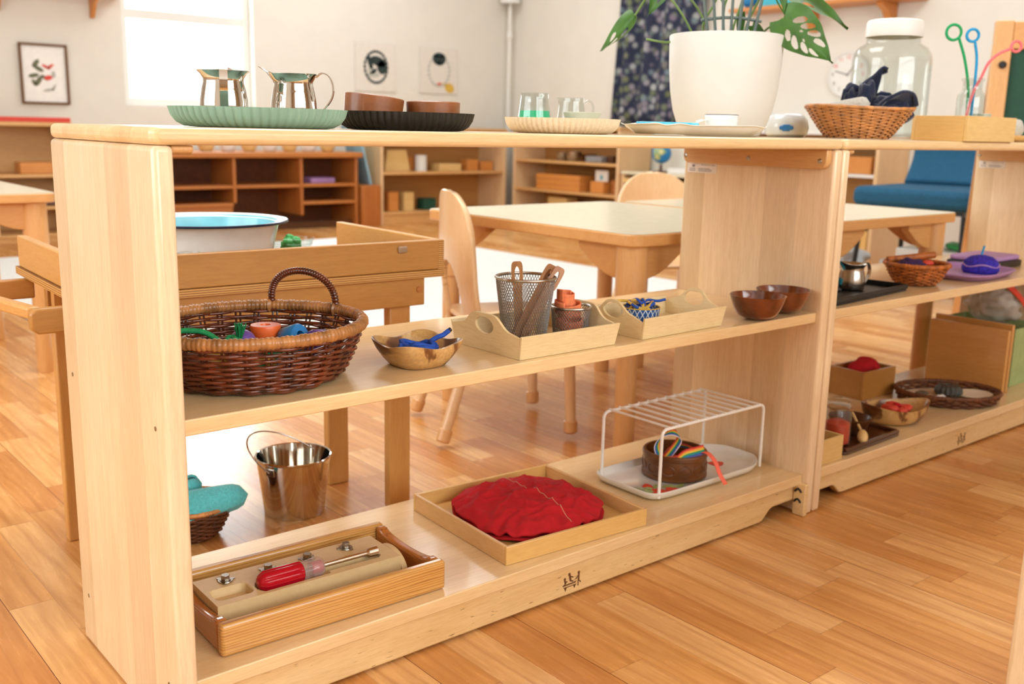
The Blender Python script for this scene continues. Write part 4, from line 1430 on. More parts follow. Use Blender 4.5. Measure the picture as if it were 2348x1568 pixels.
# bolt board
bb = thing('bolt_board', 'pale hardwood board with four bolts and carved recesses, in the fir tray', 'board', (0.0845, 0.0880, BZ0 + .0064), -1.6)
BL, BW, BH = .262, .084, .036
# top plate with two recesses: rounded pocket and tool groove, cut as real hollows
g = G()
nx, ny = 172, 72


def board_z(x, y):
    # pocket
    px, py = x - .0305, y - .0300
    if abs(px) < .0245 and abs(py) < .0165:
        dx, dy = max(0, abs(px) - .0165), max(0, abs(py) - .0085)
        r = math.hypot(dx, dy)
        if r < .008:
            return BH - .011 * min(1, (.008 - r) / .0015) if r > .0065 else BH - .011
    # groove for the nut driver
    if .060 < x < .240 and abs(y - .0215) < .0145:
        hw2 = .0145 if x < .158 else .0085
        e = min(x - .060, .240 - x)
        if abs(y - .0215) < hw2 * min(1, math.sqrt(max(0, e / .006))):
            return BH - .008
    return BH


g.grid(lambda u, v: (u * BL, v * BW, board_z(u * BL, v * BW)), nx, ny)
obj('board_top', g, M['block'], bb, ang=30)
g = G()
for q in ([(0, 0, BH), (BL, 0, BH), (BL, 0, .014), (0, 0, .014)], [(0, BW, BH), (BL, BW, BH), (BL, BW, .014), (0, BW, .014)], [(0, 0, BH), (0, BW, BH), (0, BW, .014), (0, 0, .014)], [(BL, 0, BH), (BL, BW, BH), (BL, BW, .014), (BL, 0, .014)], [(0, 0, .014), (BL, 0, .014), (BL, BW, .014), (0, BW, .014)]):
    k = len(g.v)
    g.v += q
    g.f.append((k, k + 1, k + 2, k + 3))
obj('board_sides', g, M['block'], bb)
obj('foot_rail', G().box(.010, BL - .010, .0006, .016, 0, .0139), M['block'], bb)
obj('foot_rail', G().box(.010, BL - .010, BW - .016, BW - .0006, 0, .0139), M['block'], bb)
obj('end_disc', G().prism([(.001, .0005), (BW - .005, .0005)] + [(BW / 2 - .002 + .039 * cos(pi * i / 20), .008 + .026 * sin(pi * i / 20)) for i in range(21)], 'x', BL + .003, BL + .0125), M['block'], bb, bevel=.001)


def bolt(x, y):
    t = thing('hex_bolt', 'zinc hex bolt with a tabbed washer, %s' % {0: 'above the carved pocket', 1: 'behind the butt of the red handle', 2: 'behind the clear collar of the tool', 3: 'nearest the right end of the board'}[len(BOLTS)], 'bolt', (x, y, 0), 15 * len(BOLTS), 'hex bolts in the bolt board')
    BOLTS.append(t)
    w = G().lathe([(.003, 0), (.0095, 0), (.0098, .0007), (.0095, .0014), (.003, .0014), (.003, 0)], 28)
    obj('washer', w, M['zinc'], t)
    g = G()
    for a in (0, 2.1, 4.2):
        g.box(.009, .0125, -.0022, .0022, 0, .0013).xf(Matrix.Rotation(a, 4, 'Z'), len(g.v) - 8)
    obj('washer_tab', g, M['zinc'], t)
    g = G().prism([(.0058 * cos(i * pi / 3), .0058 * sin(i * pi / 3)) for i in range(6)], 'z', .0021, .0082)
    g.lathe([(0, .0015), (.0070, .0015), (.0070, .0021), (0, .0021)], 24)
    obj('head', g, M['zinc'], t, bevel=.0007)
    return t


BOLTS = []
mt_ = Matrix.Translation((0.0845, 0.0880, BZ0 + .0064 + BH)) @ Matrix.Rotation(rad(-1.6), 4, 'Z')
for bx_, by_ in ((.0365, .0635), (.0945, .0610), (.1525, .0630), (.2125, .0650)):
    p = mt_ @ Vector((bx_, by_, .0002))
    b_ = bolt(p.x, p.y)
    b_.location.z = p.z
# nut driver with a clear red fluted handle
p = mt_ @ Vector((.0615, .0215, .0058))
nd = thing('nut_driver', 'nut driver with a red see-through fluted handle and chrome shaft', 'screwdriver', p, -1.6)
rh = .0136
prf = [(0, 0), (.006, .0004), (.0095, .003), (rh, .009), (rh, .052), (rh * .98, .060)]


def flute(t, i):
    return 1 - .17 * max(0, cos(6 * t)) ** 3 if 2 < i < 6 else 1


RX = Matrix.Rotation(pi / 2, 4, 'Y')
g = G().lathe(prf + [(rh * .9, .061), (0, .061)], 72, rf=flute).xf(RX)
obj('handle', g, M['red_plastic'], nd, ang=45)
obj('handle_core', G().lathe([(0, .014), (.0052, .015), (.0052, .0605), (0, .0605)], 6).xf(RX), M['redpaint'], nd)
g = G().lathe([(0, .0612), (rh * .93, .0612), (rh * .95, .066), (rh * .90, .072), (rh * 1.0, .074), (rh * 1.0, .086), (rh * .8, .091), (.0045, .093), (0, .093)], 72, rf=lambda t, i: 1 - .1 * max(0, cos(6 * t)) ** 4 if i in (2, 3) else 1).xf(RX)
obj('collar', g, M['clear_plastic'], nd, ang=45)
obj('collar_cap', G().lathe([(0, .0745), (.0085, .0745), (.0085, .0900), (0, .0900)], 24).xf(RX @ Matrix.Translation((0, 0, 0))), M['red_plastic'], nd)
obj('shaft', G().lathe([(0, .0932), (.0033, .0932), (.0033, .158), (.0066, .161), (.0070, .1745), (.0056, .1745), (.0050, .166), (0, .166)], 24).xf(RX), M['chrome'], nd, ang=45)

# light tray with a red cloth
rt = thing('square_tray', 'light wooden square tray holding the red cloth', 'tray', (0.5000, 0.0370, BZ0), -3.6)
A_, B_, H_, T_ = .279, .262, .0285, .006
obj('bottom', G().box(.003, A_ - .003, .003, B_ - .003, .001, .0055), M['traywood_x'], rt)
for y in (0, B_ - T_):
    obj('side', G().box(0, A_, y, y + T_, 0, H_), M['traywood_x'], rt, bevel=.001)
for x in (0, A_ - T_):
    obj('side', G().box(x, x + T_, T_ + .0003, B_ - T_ - .0003, 0, H_ - .0002), M['traywood_y'], rt, bevel=.001)


def cloth_h(x, y):
    """height of the upper layer of the crumpled cloth over the tray floor"""
    a = math.atan2(y, x)
    d = (abs(x / .132) ** 2.6 + abs(y / .120) ** 2.6) ** (1 / 2.6)
    u = d / (1 + .06 * noise.noise(Vector((1.6 * cos(a), 1.6 * sin(a), 5.1))))
    f = max(0, min(1, 2.2 * (1.0 - u)))
    h = .0370 * max(0, 1 - u ** 2.2) ** .75 * (1 + .30 * noise.noise(Vector((x * 10 + 1, y * 10, 3.3)))) + .0050

    def ridge(sx, sy, k, q):
        return (1 - abs(noise.noise(Vector((x * sx + y * 4, y * sy - x * 6, k))))) ** q
    h += .0085 * (ridge(15, 21, 1.7, 5) - .4) * f
    h += .0055 * (ridge(30, 40, 6.1, 6) - .3) * f * min(1, .3 + d)
    h += .0012 * noise.noise(Vector((x * 90, y * 70, 4.0))) * f
    # puckers pulled in at the rim
    h += .0030 * sin(17 * a + 3 * sin(5 * a)) * max(0, 1 - abs(u - .86) / .22)
    return max(.0042, h)


def sheet(ra, rb, wob, hf, roll):
    def fn(u, v):
        a = v * 2 * pi
        rim = (1 + 1.6 * wob * noise.noise(Vector((1.6 * cos(a), 1.6 * sin(a), 5.1))) + wob * .35 * sin(11 * a + 1)) / (abs(cos(a)) ** 2.6 + abs(sin(a)) ** 2.6) ** (1 / 2.6) * .97
        r = min(u, .94) / .94 * rim
        x, y = ra * r * cos(a), rb * r * sin(a)
        z = hf(x, y)
        if u > .94:      # hem turned under
            k = (u - .94) / .06
            x *= 1 + .02 * sin(pi * k) - .03 * k
            y *= 1 + .02 * sin(pi * k) - .03 * k
            z -= roll * k
        return (x, y, max(.0008, z))
    return fn


def low_h(x, y):
    return .0065 + .0030 * noise.noise(Vector((x * 26, y * 26, 2.2))) + .0018 * sin(46 * x - 70 * y)


rc = thing('red_cloth', 'crumpled red cloth with a pale stitched seam, in the light square tray', 'cloth', (0.6475, 0.1590, BZ0 + .0057), -3.6)
obj('cloth', G().grid(sheet(.123, .110, .05, cloth_h, .006), 90, 240), M['redcloth'], rc, ang=180, solid=.0012)
lo = G().grid(sheet(.122, .112, .02, low_h, .004), 40, 140)
obj('cloth_underlayer', lo, M['redcloth'], rc, ang=180, solid=.0012)
sm = [(.012 + .008 * t - .016 * t * t, .092 - .196 * t) for t in [i / 60 for i in range(61)]]
obj('stitching', G().tube([(x, y, cloth_h(x, y) + .0012) for x, y in sm], .00055, 5), M['thread'], rc)

# strawberry platter with the wire rack
wt = thing('strawberry_platter', 'white platter with printed strawberries under the wire rack', 'platter', (1.0160, 0.1500, BZ0), -0.5)
PA, PB = .160, .080
g = G()
N2 = 140


def plat(k, z):
    pts = []
    for i in range(N2):
        t = 2 * pi * i / N2
        c, s_ = cos(t), sin(t)
        x = PA * (abs(c) ** .24) * (1 if c > 0 else -1)
        y = PB * (abs(s_) ** .24) * (1 if s_ > 0 else -1)
        if x > PA * .6:      # right end bulges into a pinched handle
            q = (x - PA * .6) / (PA * .4)
            y *= 1 - .42 * q ** 2.2
            x += .010 * q * (1 - (y / PB) ** 2)
        pts.append((x - (1 - k) * PB * (1 if c > 0 else -1) * min(1, abs(c) * 3), y * k, z))
    return pts


for k, z in ((.86, .0), (.95, .0045), (1.0, .0135), (1.0, .0158), (.982, .0162), (.95, .0120), (.88, .0052)):
    g.v += plat(k, z)
for r in range(6):
    for i in range(N2):
        j = (i + 1) % N2
        g.f.append((r * N2 + i, r * N2 + j, (r + 1) * N2 + j, (r + 1) * N2 + i))
g.f += [tuple(range(N2))[::-1], tuple(6 * N2 + i for i in range(N2))]
obj('plate', g, M['enamel'], wt, ang=50)


def berry(cx, cy, s, rot, leaves=True):
    def tr(p):
        return (cx + (p[0] * cos(rot) - p[1] * sin(rot)) * s, cy + (p[0] * sin(rot) + p[1] * cos(rot)) * s)
    g = G().prism([tr(p) for p in ((-.011, .006), (-.009, -.004), (-.004, -.011), (0, -.014), (.004, -.011), (.009, -.004), (.011, .006), (.005, .009), (-.005, .009))], 'z', .0056, .0060)
    obj('printed_strawberry', g, M['redpaint'], wt)
    if leaves:
        g = G()
        for a in (-.9, -.3, .4, 1.1):
            d = (sin(a), cos(a))
            g.prism([tr((.0, .006)), tr((d[0] * .009 + .004 * d[1], .007 + d[1] * .009)), tr((d[0] * .018, .006 + d[1] * .016)), tr((d[0] * .009 - .004 * d[1], .007 + d[1] * .009))], 'z', .0061 + .0001 * a, .0064 + .0001 * a)
        obj('printed_leaf', g, M['lime'], wt)


berry(-.116, -.050, 1.5, .9)
berry(-.088, -.054, 1.1, -1.0)
berry(-.112, -.018, .9, 2.5, True)
berry(.086, -.010, 1.35, 1.5, False)
g = G()
for (x, y, a) in ((-.10, -.028, .4), (-.085, -.040, -.3), (-.138, -.020, 1.4), (-.06, -.050, .2), (.085, .035, .8)):
    g.prism([(x + u * cos(a) - v * sin(a), y + u * sin(a) + v * cos(a)) for u, v in ((-.012, 0), (-.004, -.005), (.006, -.004), (.012, 0), (.005, .005), (-.004, .005))], 'z', .0057, .0062)
obj('printed_leaf', g, plain('printed_leaf_green', '8f9a58', .5), wt)
rack = thing('wire_rack', 'white coated wire rack standing on the strawberry platter', 'rack', (1.0170, 0.1495, BZ0 + .0056), 0.3)
RX0, RX1, RY0, RY1, RH = -.143, .141, -.069, .069, .1215
for y in (RY0, RY1):
    pts = [(RX0, y, 0), (RX0, y, RH - .012)] + [(RX0 + .012 - .012 * cos(t), y, RH - .012 + .012 * sin(t)) for t in [i * pi / 12 for i in range(1, 7)]]
    pts += [(RX1 - .012 + .012 * sin(t), y, RH - .012 + .012 * cos(t)) for t in [i * pi / 12 for i in range(0, 6)]] + [(RX1, y, RH - .012), (RX1, y, 0)]
    obj('leg_frame', G().tube(pts, .0029, 10), M['whitewire'], rack)
for i in range(11):
    x = RX0 + .016 + (RX1 - RX0 - .032) * i / 10
    obj('top_wire', G().cyl((x, RY0 - .002, RH + .0025), (x, RY1 + .002, RH + .0025), .0022, n=8), M['whitewire'], rack)
# carved round box full of ribbons
dz = BZ0 + .0056
dr = thing('carved_box', 'round carved dark wooden box holding ribbons, under the wire rack', 'box', (0.9960, 0.1520, dz))
P = [(0, 0), (.056, 0), (.0595, .002), (.0595, .0065), (.0575, .008), (.0580, .012), (.0585, .030), (.0575, .0375), (.0595, .039), (.0595, .0445), (.0575, .0470), (.0530, .0470), (.0525, .006), (0, .005)]
obj('box_wall', G().lathe(P, 72), M['drum'], dr)
g = G()
for i in range(12):
    a = 2 * pi * i / 12
    g.tube([((.0585) * cos(a + .2 * cos(q)), .0585 * sin(a + .2 * cos(q)), .0215 + .0085 * sin(q)) for q in [2 * pi * k / 20 for k in range(20)]], .0010, 5, closed=True)
obj('carving', g, M['drum'], dr)


def ribbon(name, label, pts, wdir, w, mat, uvs=False, th=.0007, group='ribbons in the carved box'):
    pts = smooth(pts, 8)
    wd = [Vector(q).normalized() for q in wdir]

    def fn(u, v):
        i = min(len(pts) - 1, int(round(u * (len(pts) - 1))))
        f = u * (len(wd) - 1)
        k = min(len(wd) - 2, int(f)) if len(wd) > 1 else 0
        d = wd[k].lerp(wd[k + 1], f - k) if len(wd) > 1 else wd[0]
        return pts[i] + d.normalized() * (w * (v - .5))
    return single(name, G().grid(fn, len(pts) - 1, 4, uvs=uvs), mat, label, 'ribbon', (0.9960, 0.1520, dz), 0, group, solid=th, ang=180)


ribbon('rainbow_ribbon', 'rainbow striped ribbon looping up out of the carved box', [PV(-.030, -.02, .036), PV(-.036, -.018, .058), PV(-.026, -.016, .076), PV(-.008, -.016, .083), PV(.004, -.016, .072), PV(-.008, -.018, .050), PV(-.024, -.02, .030)],
       [PV(.8, .5, .1), PV(.75, .6, .2), PV(.2, .9, .55), PV(-.6, .8, .2), PV(-.7, .6, .2)], .016, M['rainbow'], True)
ribbon('rainbow_ribbon', 'rainbow striped ribbon lying across the front rim of the carved box', [PV(-.004, -.052, .040), PV(.010, -.048, .0500), PV(.030, -.038, .0530), PV(.048, -.026, .0540)], [PV(-.1, .45, .8)], .020, M['rainbow'], True)
ribbon('rainbow_ribbon', 'rainbow striped ribbon arching low at the back inside the carved box', [PV(-.022, .0, .034), PV(-.010, .006, .046), PV(.012, .010, .050), PV(.034, .0, .046), PV(.042, -.01, .040)], [PV(.1, -.6, .7)], .012, M['rainbow'], True)
ribbon('coral_ribbon', 'coral ribbon hanging over the right rim of the carved box', [PV(.030, -.022, .044), PV(.050, -.036, .0525), PV(.064, -.050, .040), PV(.072, -.058, .020), PV(.082, -.066, .0035)], [PV(1, .5, .2)], .0085, M['coral'])
ribbon('coral_ribbon', 'coral ribbon lying flat inside the carved box', [PV(-.042, -.02, .034), PV(-.020, -.030, .036), PV(.006, -.026, .038), PV(.030, -.012, .037)], [PV(0, .6, .8)], .011, M['coral'])
ribbon('red_ribbon', 'dark red ribbon crumpled inside the carved box', [PV(-.036, .012, .026), PV(-.006, -.008, .030), PV(.026, .010, .029), PV(.03, .03, .028)], [PV(0, .8, .5)], .018, M['redcloth'])

# ------------------------------------------------------------------ bucket and blue cloth basket on the floor behind the shelf
bu = thing('steel_bucket', 'small shiny steel bucket with a wire bail standing on the floor behind the shelf', 'bucket', (0.4510, 0.5880, E_))
P = [(0, .002), (.050, .002), (.0515, 0), (.0535, .0), (.0545, .003), (.0665, .104), (.0690, .1055), (.0695, .1080), (.0680, .1095), (.0655, .1085), (.0530, .0055), (0, .005)]
obj('pail', G().lathe(P, 72), M['chrome'], bu, ang=50)
g = G()
ax_ = PV(.35, -1, 0).normalized()
pr_ = Vector((-ax_.y, ax_.x, 0))
sd_ = Vector((-.767, .641, 0))
# the bail leans back to the left
A0, A1 = PV(-.030, -.061, .092), PV(.035, .060, .092)
pts = [A0 + (A1 - A0) * (.5 - .5 * cos(t)) + (Vector((-.767, .641, 0)) * .046 + Vector((0, 0, .036))) * 1.55 * sin(t) for t in [pi * i / 30 for i in range(31)]]
obj('bail', G().tube(pts, .0014, 8), M['steel'], bu)
for q in (A0, A1):
    dv = Vector((q.x, q.y, 0)).normalized()
    tn = Vector((-dv.y, dv.x, 0))
    g = G()
    for a, b, c_ in ((-1, -1, 0), (1, -1, 0), (1, 1, 0), (-1, 1, 0), (-1, -1, 1), (1, -1, 1), (1, 1, 1), (-1, 1, 1)):
        g.v.append(tuple(dv * (.0640 + .0025 * c_ + .0008 * b) + tn * (a * .009) + Vector((0, 0, .092 + b * .007))))
    g.f = [(3, 2, 1, 0), (4, 5, 6, 7), (0, 1, 5, 4), (1, 2, 6, 5), (2, 3, 7, 6), (3, 0, 4, 7)]
    obj('ear', g, M['steel'], bu, bevel=.001)
tb = thing('small_basket', 'small wicker basket on the floor holding a rolled teal cloth', 'basket', (0.2560, 0.5900, E_))
obj('base', G().lathe([(0, 0), (.040, 0), (.042, .003), (.040, .006), (0, .006)], 32), M['wicker_brown'], tb)
woven(tb, .042, .042, .068, .068, .005, .058, [i / 13 for i in range(14)], 26, .0025, M['wicker_brown'], .7)
stakes(tb, .042, .042, .068, .068, .003, .058, 26, .0014, M['stake'], .7)
wrapped_rim(tb, .069, .069, .060, .0042, 70, M['wicker'])
g = G()


def roll(p0, p1, r0, r1, turns, n=90, m=14, sp=.0035):
    p0, p1 = Vector(p0), Vector(p1)
    ax = (p1 - p0).normalized()
    u0 = Vector((0, 0, 1)) - ax * ax.z
    u0.normalize()
    w0 = ax.cross(u0)

    def fn(u, v):
        a = u * turns * 2 * pi
        r = (r0 + (r1 - r0) * v) * (.25 + .75 * u) * (1 + .05 * sin(3 * a + v * 5)) * (math.sqrt(max(0, 1 - ((v - .82) / .18) ** 2)) if v > .82 else 1)
        return p0.lerp(p1, v) + u0 * (r * cos(a)) + w0 * (r * sin(a) * .86)
    return G().grid(fn, n, m)


tcl = thing('teal_cloth', 'rolled teal terry cloth sticking out of the small floor basket', 'cloth', (0.2560, 0.5900, E_))
obj('cloth_roll', roll(PV(-.030, -.058, .054), PV(.094, .012, .072), .038, .024, 2.3), M['tealcloth'], tcl, solid=.004, ang=180)
obj('cloth_roll', roll(PV(-.05, .0, .066), PV(.010, .03, .083), .020, .020, 2.0), M['tealcloth'], tcl, solid=.004, ang=180)

# ------------------------------------------------------------------ on the washing desk
DKZ = DZ + E_
bs = thing('enamel_basin', 'large white enamel basin with a blue inside and dark rim, on the washing desk', 'basin', (0.335, 0.668, DKZ))
P = [(0, 0), (.100, 0), (.106, .003), (.112, .020), (.119, .055), (.124, .076), (.130, .081), (.1385, .0825), (.1400, .0845), (.1380, .0860), (.129, .0850), (.121, .080), (.117, .062)]
obj('basin_outside', G().lathe(P, 96), M['enamel'], bs)
obj('basin_inside', G().lathe([(.1265, .0838), (.1205, .0795), (.116, .0615), (.108, .020), (.100, .004), (0, .004)], 96), plain('pale_blue_enamel', '86cbd8', .2, coat=.3, noise_amt=.12, noise_scale=14), bs)
obj('dark_rim', G().tube([(.1395 * cos(i * pi / 60), .1395 * sin(i * pi / 60), .0842) for i in range(120)], .0022, 8, closed=True), M['navyrim'], bs)
gb = thing('glass_bowl', 'small clear ribbed glass bowl on the washing desk beside the basin', 'bowl', (0.5180, 0.7000, DKZ))
obj('bowl', G().lathe([(0, 0), (.024, 0), (.027, .002), (.033, .018), (.039, .036), (.041, .041), (.0395, .042), (.0365, .036), (.0305, .018), (.025, .0045), (0, .004)], 48), M['glass'], gb)
for z, r in ((.012, .0312), (.022, .0352), (.032, .0382)):
    obj('rib', G().tube([(r * cos(i * pi / 24), r * sin(i * pi / 24), z) for i in range(48)], .0009, 6, closed=True), M['glass'], gb)
g = G()
for i, (x, y, z, r) in enumerate(((-.006, .0, .022, .017), (.007, .006, .024, .014), (-.012, -.006, .032, .010), (.003, -.008, .034, .0095), (-.001, .009, .037, .010))):
    g.ball((x, y, z), r, 18, 10, nz=.3, ns=12, seed=i)
single('green_sponge', g, M['green_felt'], 'lumpy bright green sponge heaped in the glass bowl', 'sponge', (0.5180, 0.7000, DKZ))
g = G().grid(lambda u, v: (u * .08 - .04, v * .06 - .03, .002 + .004 * abs(noise.noise(Vector((u * 3, v * 3, 0)))) + .006 * (1 - u) * v), 20, 16)
single('blue_cloth', g, M['tealpaint'].copy(), 'dull blue cloth lying flat on the washing desk behind the glass bowl', 'cloth', (0.6050, 0.700, DKZ), 20, solid=.002)
small_bowl('glass_cup', 'small clear glass cup on the washing desk, half hidden by the shelf\'s end panel', M['glass'], (0.235, 0.497, DKZ), .018, .052, .014, .002)
# ------------------------------------------------------------------ top of the second shelf
wb = thing('wicker_bowl', 'golden wicker bread basket holding navy and grey cloths, on top where the two shelves meet', 'basket', (1.440, 0.112, TT))
obj('base', G().lathe([(0, .001), (.058, .001), (.060, .004), (.058, .006), (0, .006)], 40), M['wicker'], wb)
woven(wb, .060, .058, .103, .098, .004, .058, [i / 19 for i in range(20)], 30, .0019, M['wicker'], .85)
stakes(wb, .060, .058, .103, .098, .002, .058, 30, .0015, M['wicker_brown'], .85)
wrapped_rim(wb, .1045, .0995, .0595, .0034, 84, M['wicker'], zf=lambda t: .0025 * cos(2 * t + .8))


def cloth_blob(parent, name, mat, lobes, seed=0, nz=.35, ns=9):
    g = G()
    for i, (c, r, s3, rot) in enumerate(lobes):
        k = len(g.v)
        g.ball((0, 0, 0), r, 36, 22, s3[0], s3[1], s3[2], nz=nz, ns=ns, seed=seed + i)
        g.xf(Matrix.Translation(c) @ Matrix.Rotation(rad(rot[2]), 4, 'Z') @ Matrix.Rotation(rad(rot[1]), 4, 'Y') @ Matrix.Rotation(rad(rot[0]), 4, 'X'), k)
    return obj(name, g, mat, parent, ang=180)


def floppy(parent, name, mat, pts, widths, dirs, th=.006):
    """a strip of thick cloth along pts, cupped across"""
    P = smooth(pts, 8)
    n = len(P) - 1

    def at(L, u):
        f = u * (len(L) - 1)
        k = min(len(L) - 2, int(f))
        return L[k] + (L[k + 1] - L[k]) * (f - k)
    D = [Vector(d).normalized() for d in dirs]

    def fn(u, v):
        i = min(n, int(round(u * n)))
        d = at(D, u).normalized()
        t = (P[min(n, i + 1)] - P[max(0, i - 1)]).normalized()
        nn = t.cross(d)
        w = (v - .5) * 2
        return P[i] + d * (at(widths, u) * w) + nn * (.35 * at(widths, u) * w * w + .0025 * sin(9 * u + 5 * v))
    return obj(name, G().grid(fn, n, 12), mat, parent, solid=th, ang=180)


nv = thing('navy_cloth', 'bunched navy blue cloths standing up out of the wicker bread basket', 'cloth', (1.440, 0.112, TT))
floppy(nv, 'cloth_fold', M['navy'], [PV(.005, .0, .040), PV(.008, .0, .075), PV(.016, .0, .105), PV(.028, -.005, .128), PV(.044, -.012, .132)], [.022, .020, .018, .014, .003], [PV(1, -.3, 0), PV(1, -.2, 0), PV(.9, -.4, .2), PV(.4, -.7, .5), PV(0, -.6, 1)])
floppy(nv, 'cloth_fold', M['navy'], [PV(-.012, .01, .035), PV(-.013, .01, .070), PV(-.014, .008, .096), PV(-.014, .022, .104)], [.018, .019, .017, .006], [PV(1, -.2, 0), PV(1, -.2, 0), PV(1, -.2, .1), PV(1, 0, 0)])
cloth_blob(nv, 'cloth_fold', M['navy'], [(PV(.056, -.02, .058), .030, (1.35, .9, .85), (0, 18, -40)), (PV(.030, -.005, .052), .026, (1.1, .9, 1.0), (10, 0, 20)), (PV(.046, .006, .080), .016, (1, 1, .8), (0, 0, 0)), (PV(.066, -.022, .064), .022, (1, .9, .8), (0, 25, -40)), (PV(.012, .0, .074), .022, (1.0, .8, 1.6), (0, 0, 0)), (PV(-.012, .012, .070), .019, (1.0, .8, 1.5), (0, 0, 0))], 5)
floppy(nv, 'cloth_fold', M['navy'], [PV(.016, -.035, .046), PV(.030, -.045, .070), PV(.056, -.05, .082), PV(.080, -.042, .078), PV(.094, -.036, .064)], [.010, .014, .015, .014, .006], [PV(.2, -1, .6), PV(0, -1, .8), PV(0, -.9, 1), PV(.3, -.8, .8), PV(.6, -.6, .4)])
gc = thing('grey_cloth', 'rolled pale grey cloth lying in the front left of the wicker bread basket', 'cloth', (1.440, 0.112, TT))
obj('cloth_roll', roll(PV(-.062, .012, .048), PV(.006, -.038, .067), .018, .018, 2.4), M['greycloth'], gc, solid=.003, ang=180)

jr = thing('glass_jar', 'big clear glass jar with a white screw lid, behind the wicker bread basket', 'jar', (1.772, 0.246, TT))
P = [(0, 0), (.076, 0), (.083, .004), (.0852, .012), (.0852, .172), (.083, .186), (.074, .200), (.060, .2085), (.0575, .212), (.0575, .232), (.0550, .232), (.0548, .211), (.0575, .206), (.0715, .1975), (.0805, .184), (.0825, .172), (.0825, .013), (.079, .006), (0, .005)]
obj('jar_body', G().lathe(P, 80), M['glass'], jr, ang=60)
ld = G().lathe([(0, .2595), (.052, .2590), (.0575, .2575), (.0605, .253), (.0618, .225), (.0605, .222), (.0590, .2225), (.0590, .250), (0, .252)], 90, rf=lambda t, i: 1 - .006 * abs(cos(45 * t)) if i in (3, 4) else 1)
obj('lid', ld, M['white'], jr, ang=50)
ex = thing('wooden_box', 'plain yellow wooden box holding the bottle of pipe cleaners, on the second shelf\'s top', 'box', (1.648, -0.006, TT))
for nm, b4, mt in (('side', (0, .212, 0, .0075), 'boxwood'), ('side', (0, .212, .1125, .120), 'boxwood'), ('end', (0, .0075, .0077, .1123), 'boxwood_y'), ('end', (.2045, .212, .0077, .1123), 'boxwood_y')):
    obj(nm, G().box(*b4, 0, .0505), M[mt], ex, bevel=.0008)
obj('bottom', G().box(.0077, .2043, .0077, .1123, .001, .006), M['boxwood'], ex)
bx_ = TT + .0063
bt = thing('glass_bottle', 'clear square-shouldered glass bottle standing in the yellow wooden box', 'bottle', (1.776, 0.057, bx_))
obj('bottle', G().lathe([(0, 0), (.026, 0), (.0285, .003), (.0285, .082), (.027, .090), (.021, .098), (.0195, .104), (.0195, .116), (.0225, .118), (.0225, .123), (.0205, .1245), (.0180, .123), (.0175, .104), (.019, .097), (.0255, .088), (.0265, .081), (.0265, .006), (0, .005)], 40), M['glass'], bt, ang=60)


def pipe(label, mat, pts, lc, lr, name='pipe_cleaner'):
    P = smooth(pts, 8)
    e = P[-1]
    d = (P[-1] - P[-2]).normalized()
    R2 = R_
    c = Vector(lc)
    loop = []
    v0 = e - c
    a0 = math.atan2(v0.z, v0.dot(R2))
    for i in range(25):
        a = a0 + 2 * pi * i / 25
        loop.append(c + R2 * (lr * cos(a)) + Vector((0, 0, lr * sin(a))) + F_ * v0.dot(F_))
    return single(name, G().tube(P + loop[1:] + [loop[0] * .97 + loop[1] * .03], .0030, 8), mat, label, 'pipe cleaner', (1.776, 0.057, bx_), 0, 'pipe cleaner wands in the glass bottle')


pipe('green pipe cleaner wand with a loop, tallest in the glass bottle', M['greenwire'], [PV(-.002, .008, .008), PV(-.004, .005, .07), PV(-.010, .002, .115), PV(-.024, 0, .165), PV(-.040, 0, .205)], PV(-.052, 0, .216), .0155)
pipe('blue pipe cleaner wand with a loop, in the middle of the glass bottle', M['bluewire'], [PV(.003, -.003, .008), PV(.003, -.002, .07), PV(.003, -.002, .12), PV(.001, -.002, .165), PV(-.007, -.002, .200)], PV(-.0125, -.002, .2105), .0125)
pipe('pink pipe cleaner wand bent to the right, in the glass bottle', M['pinkwire'], [PV(-.014, -.012, .008), PV(-.009, -.010, .06), PV(.002, -.006, .1), PV(.014, -.004, .125), PV(.026, -.004, .155), PV(.045, -.004, .174), PV(.070, -.004, .186)], PV(.0805, -.004, .190), .0105)
small_bowl('grey_bowl', 'small grey-green bowl in the right half of the yellow wooden box', M['greybowl'], (1.826, 0.058, bx_), .022, .052, .016, .002)
cloth_blob(None, 'pink_cloth', M['pinkstuff'], [((0, 0, .013), .016, (1.1, 1.1, .8), (0, 0, 0)), ((.004, .0, .028), .012, (1.2, 1, .8), (0, 20, 0))], 2)
o = bpy.data.objects['pink_cloth']
tag(o, 'small bunched pink flowered cloth between the wicker basket and the wooden box', 'cloth')
o.location = (1.600, 0.150, TT)
sh_ = thing('wooden_dish', 'small wooden dish at the right edge of the photo beside the yellow box', 'dish', (1.985, 0.060, TT))
obj('dish', G().lathe([(0, 0), (.038, 0), (.052, .008), (.055, .0145), (.053, .0148), (.048, .009), (.036, .004), (0, .004)], 40), M['boxwood'], sh_)
single('stone', G().ball((0, 0, .024), .030, 28, 16, 1, .85, .8, nz=.25, ns=8, seed=3), M['greycloth'], 'pale rounded stone lying in the wooden dish at the right edge', 'stone', (1.985, 0.060, TT + .0045))

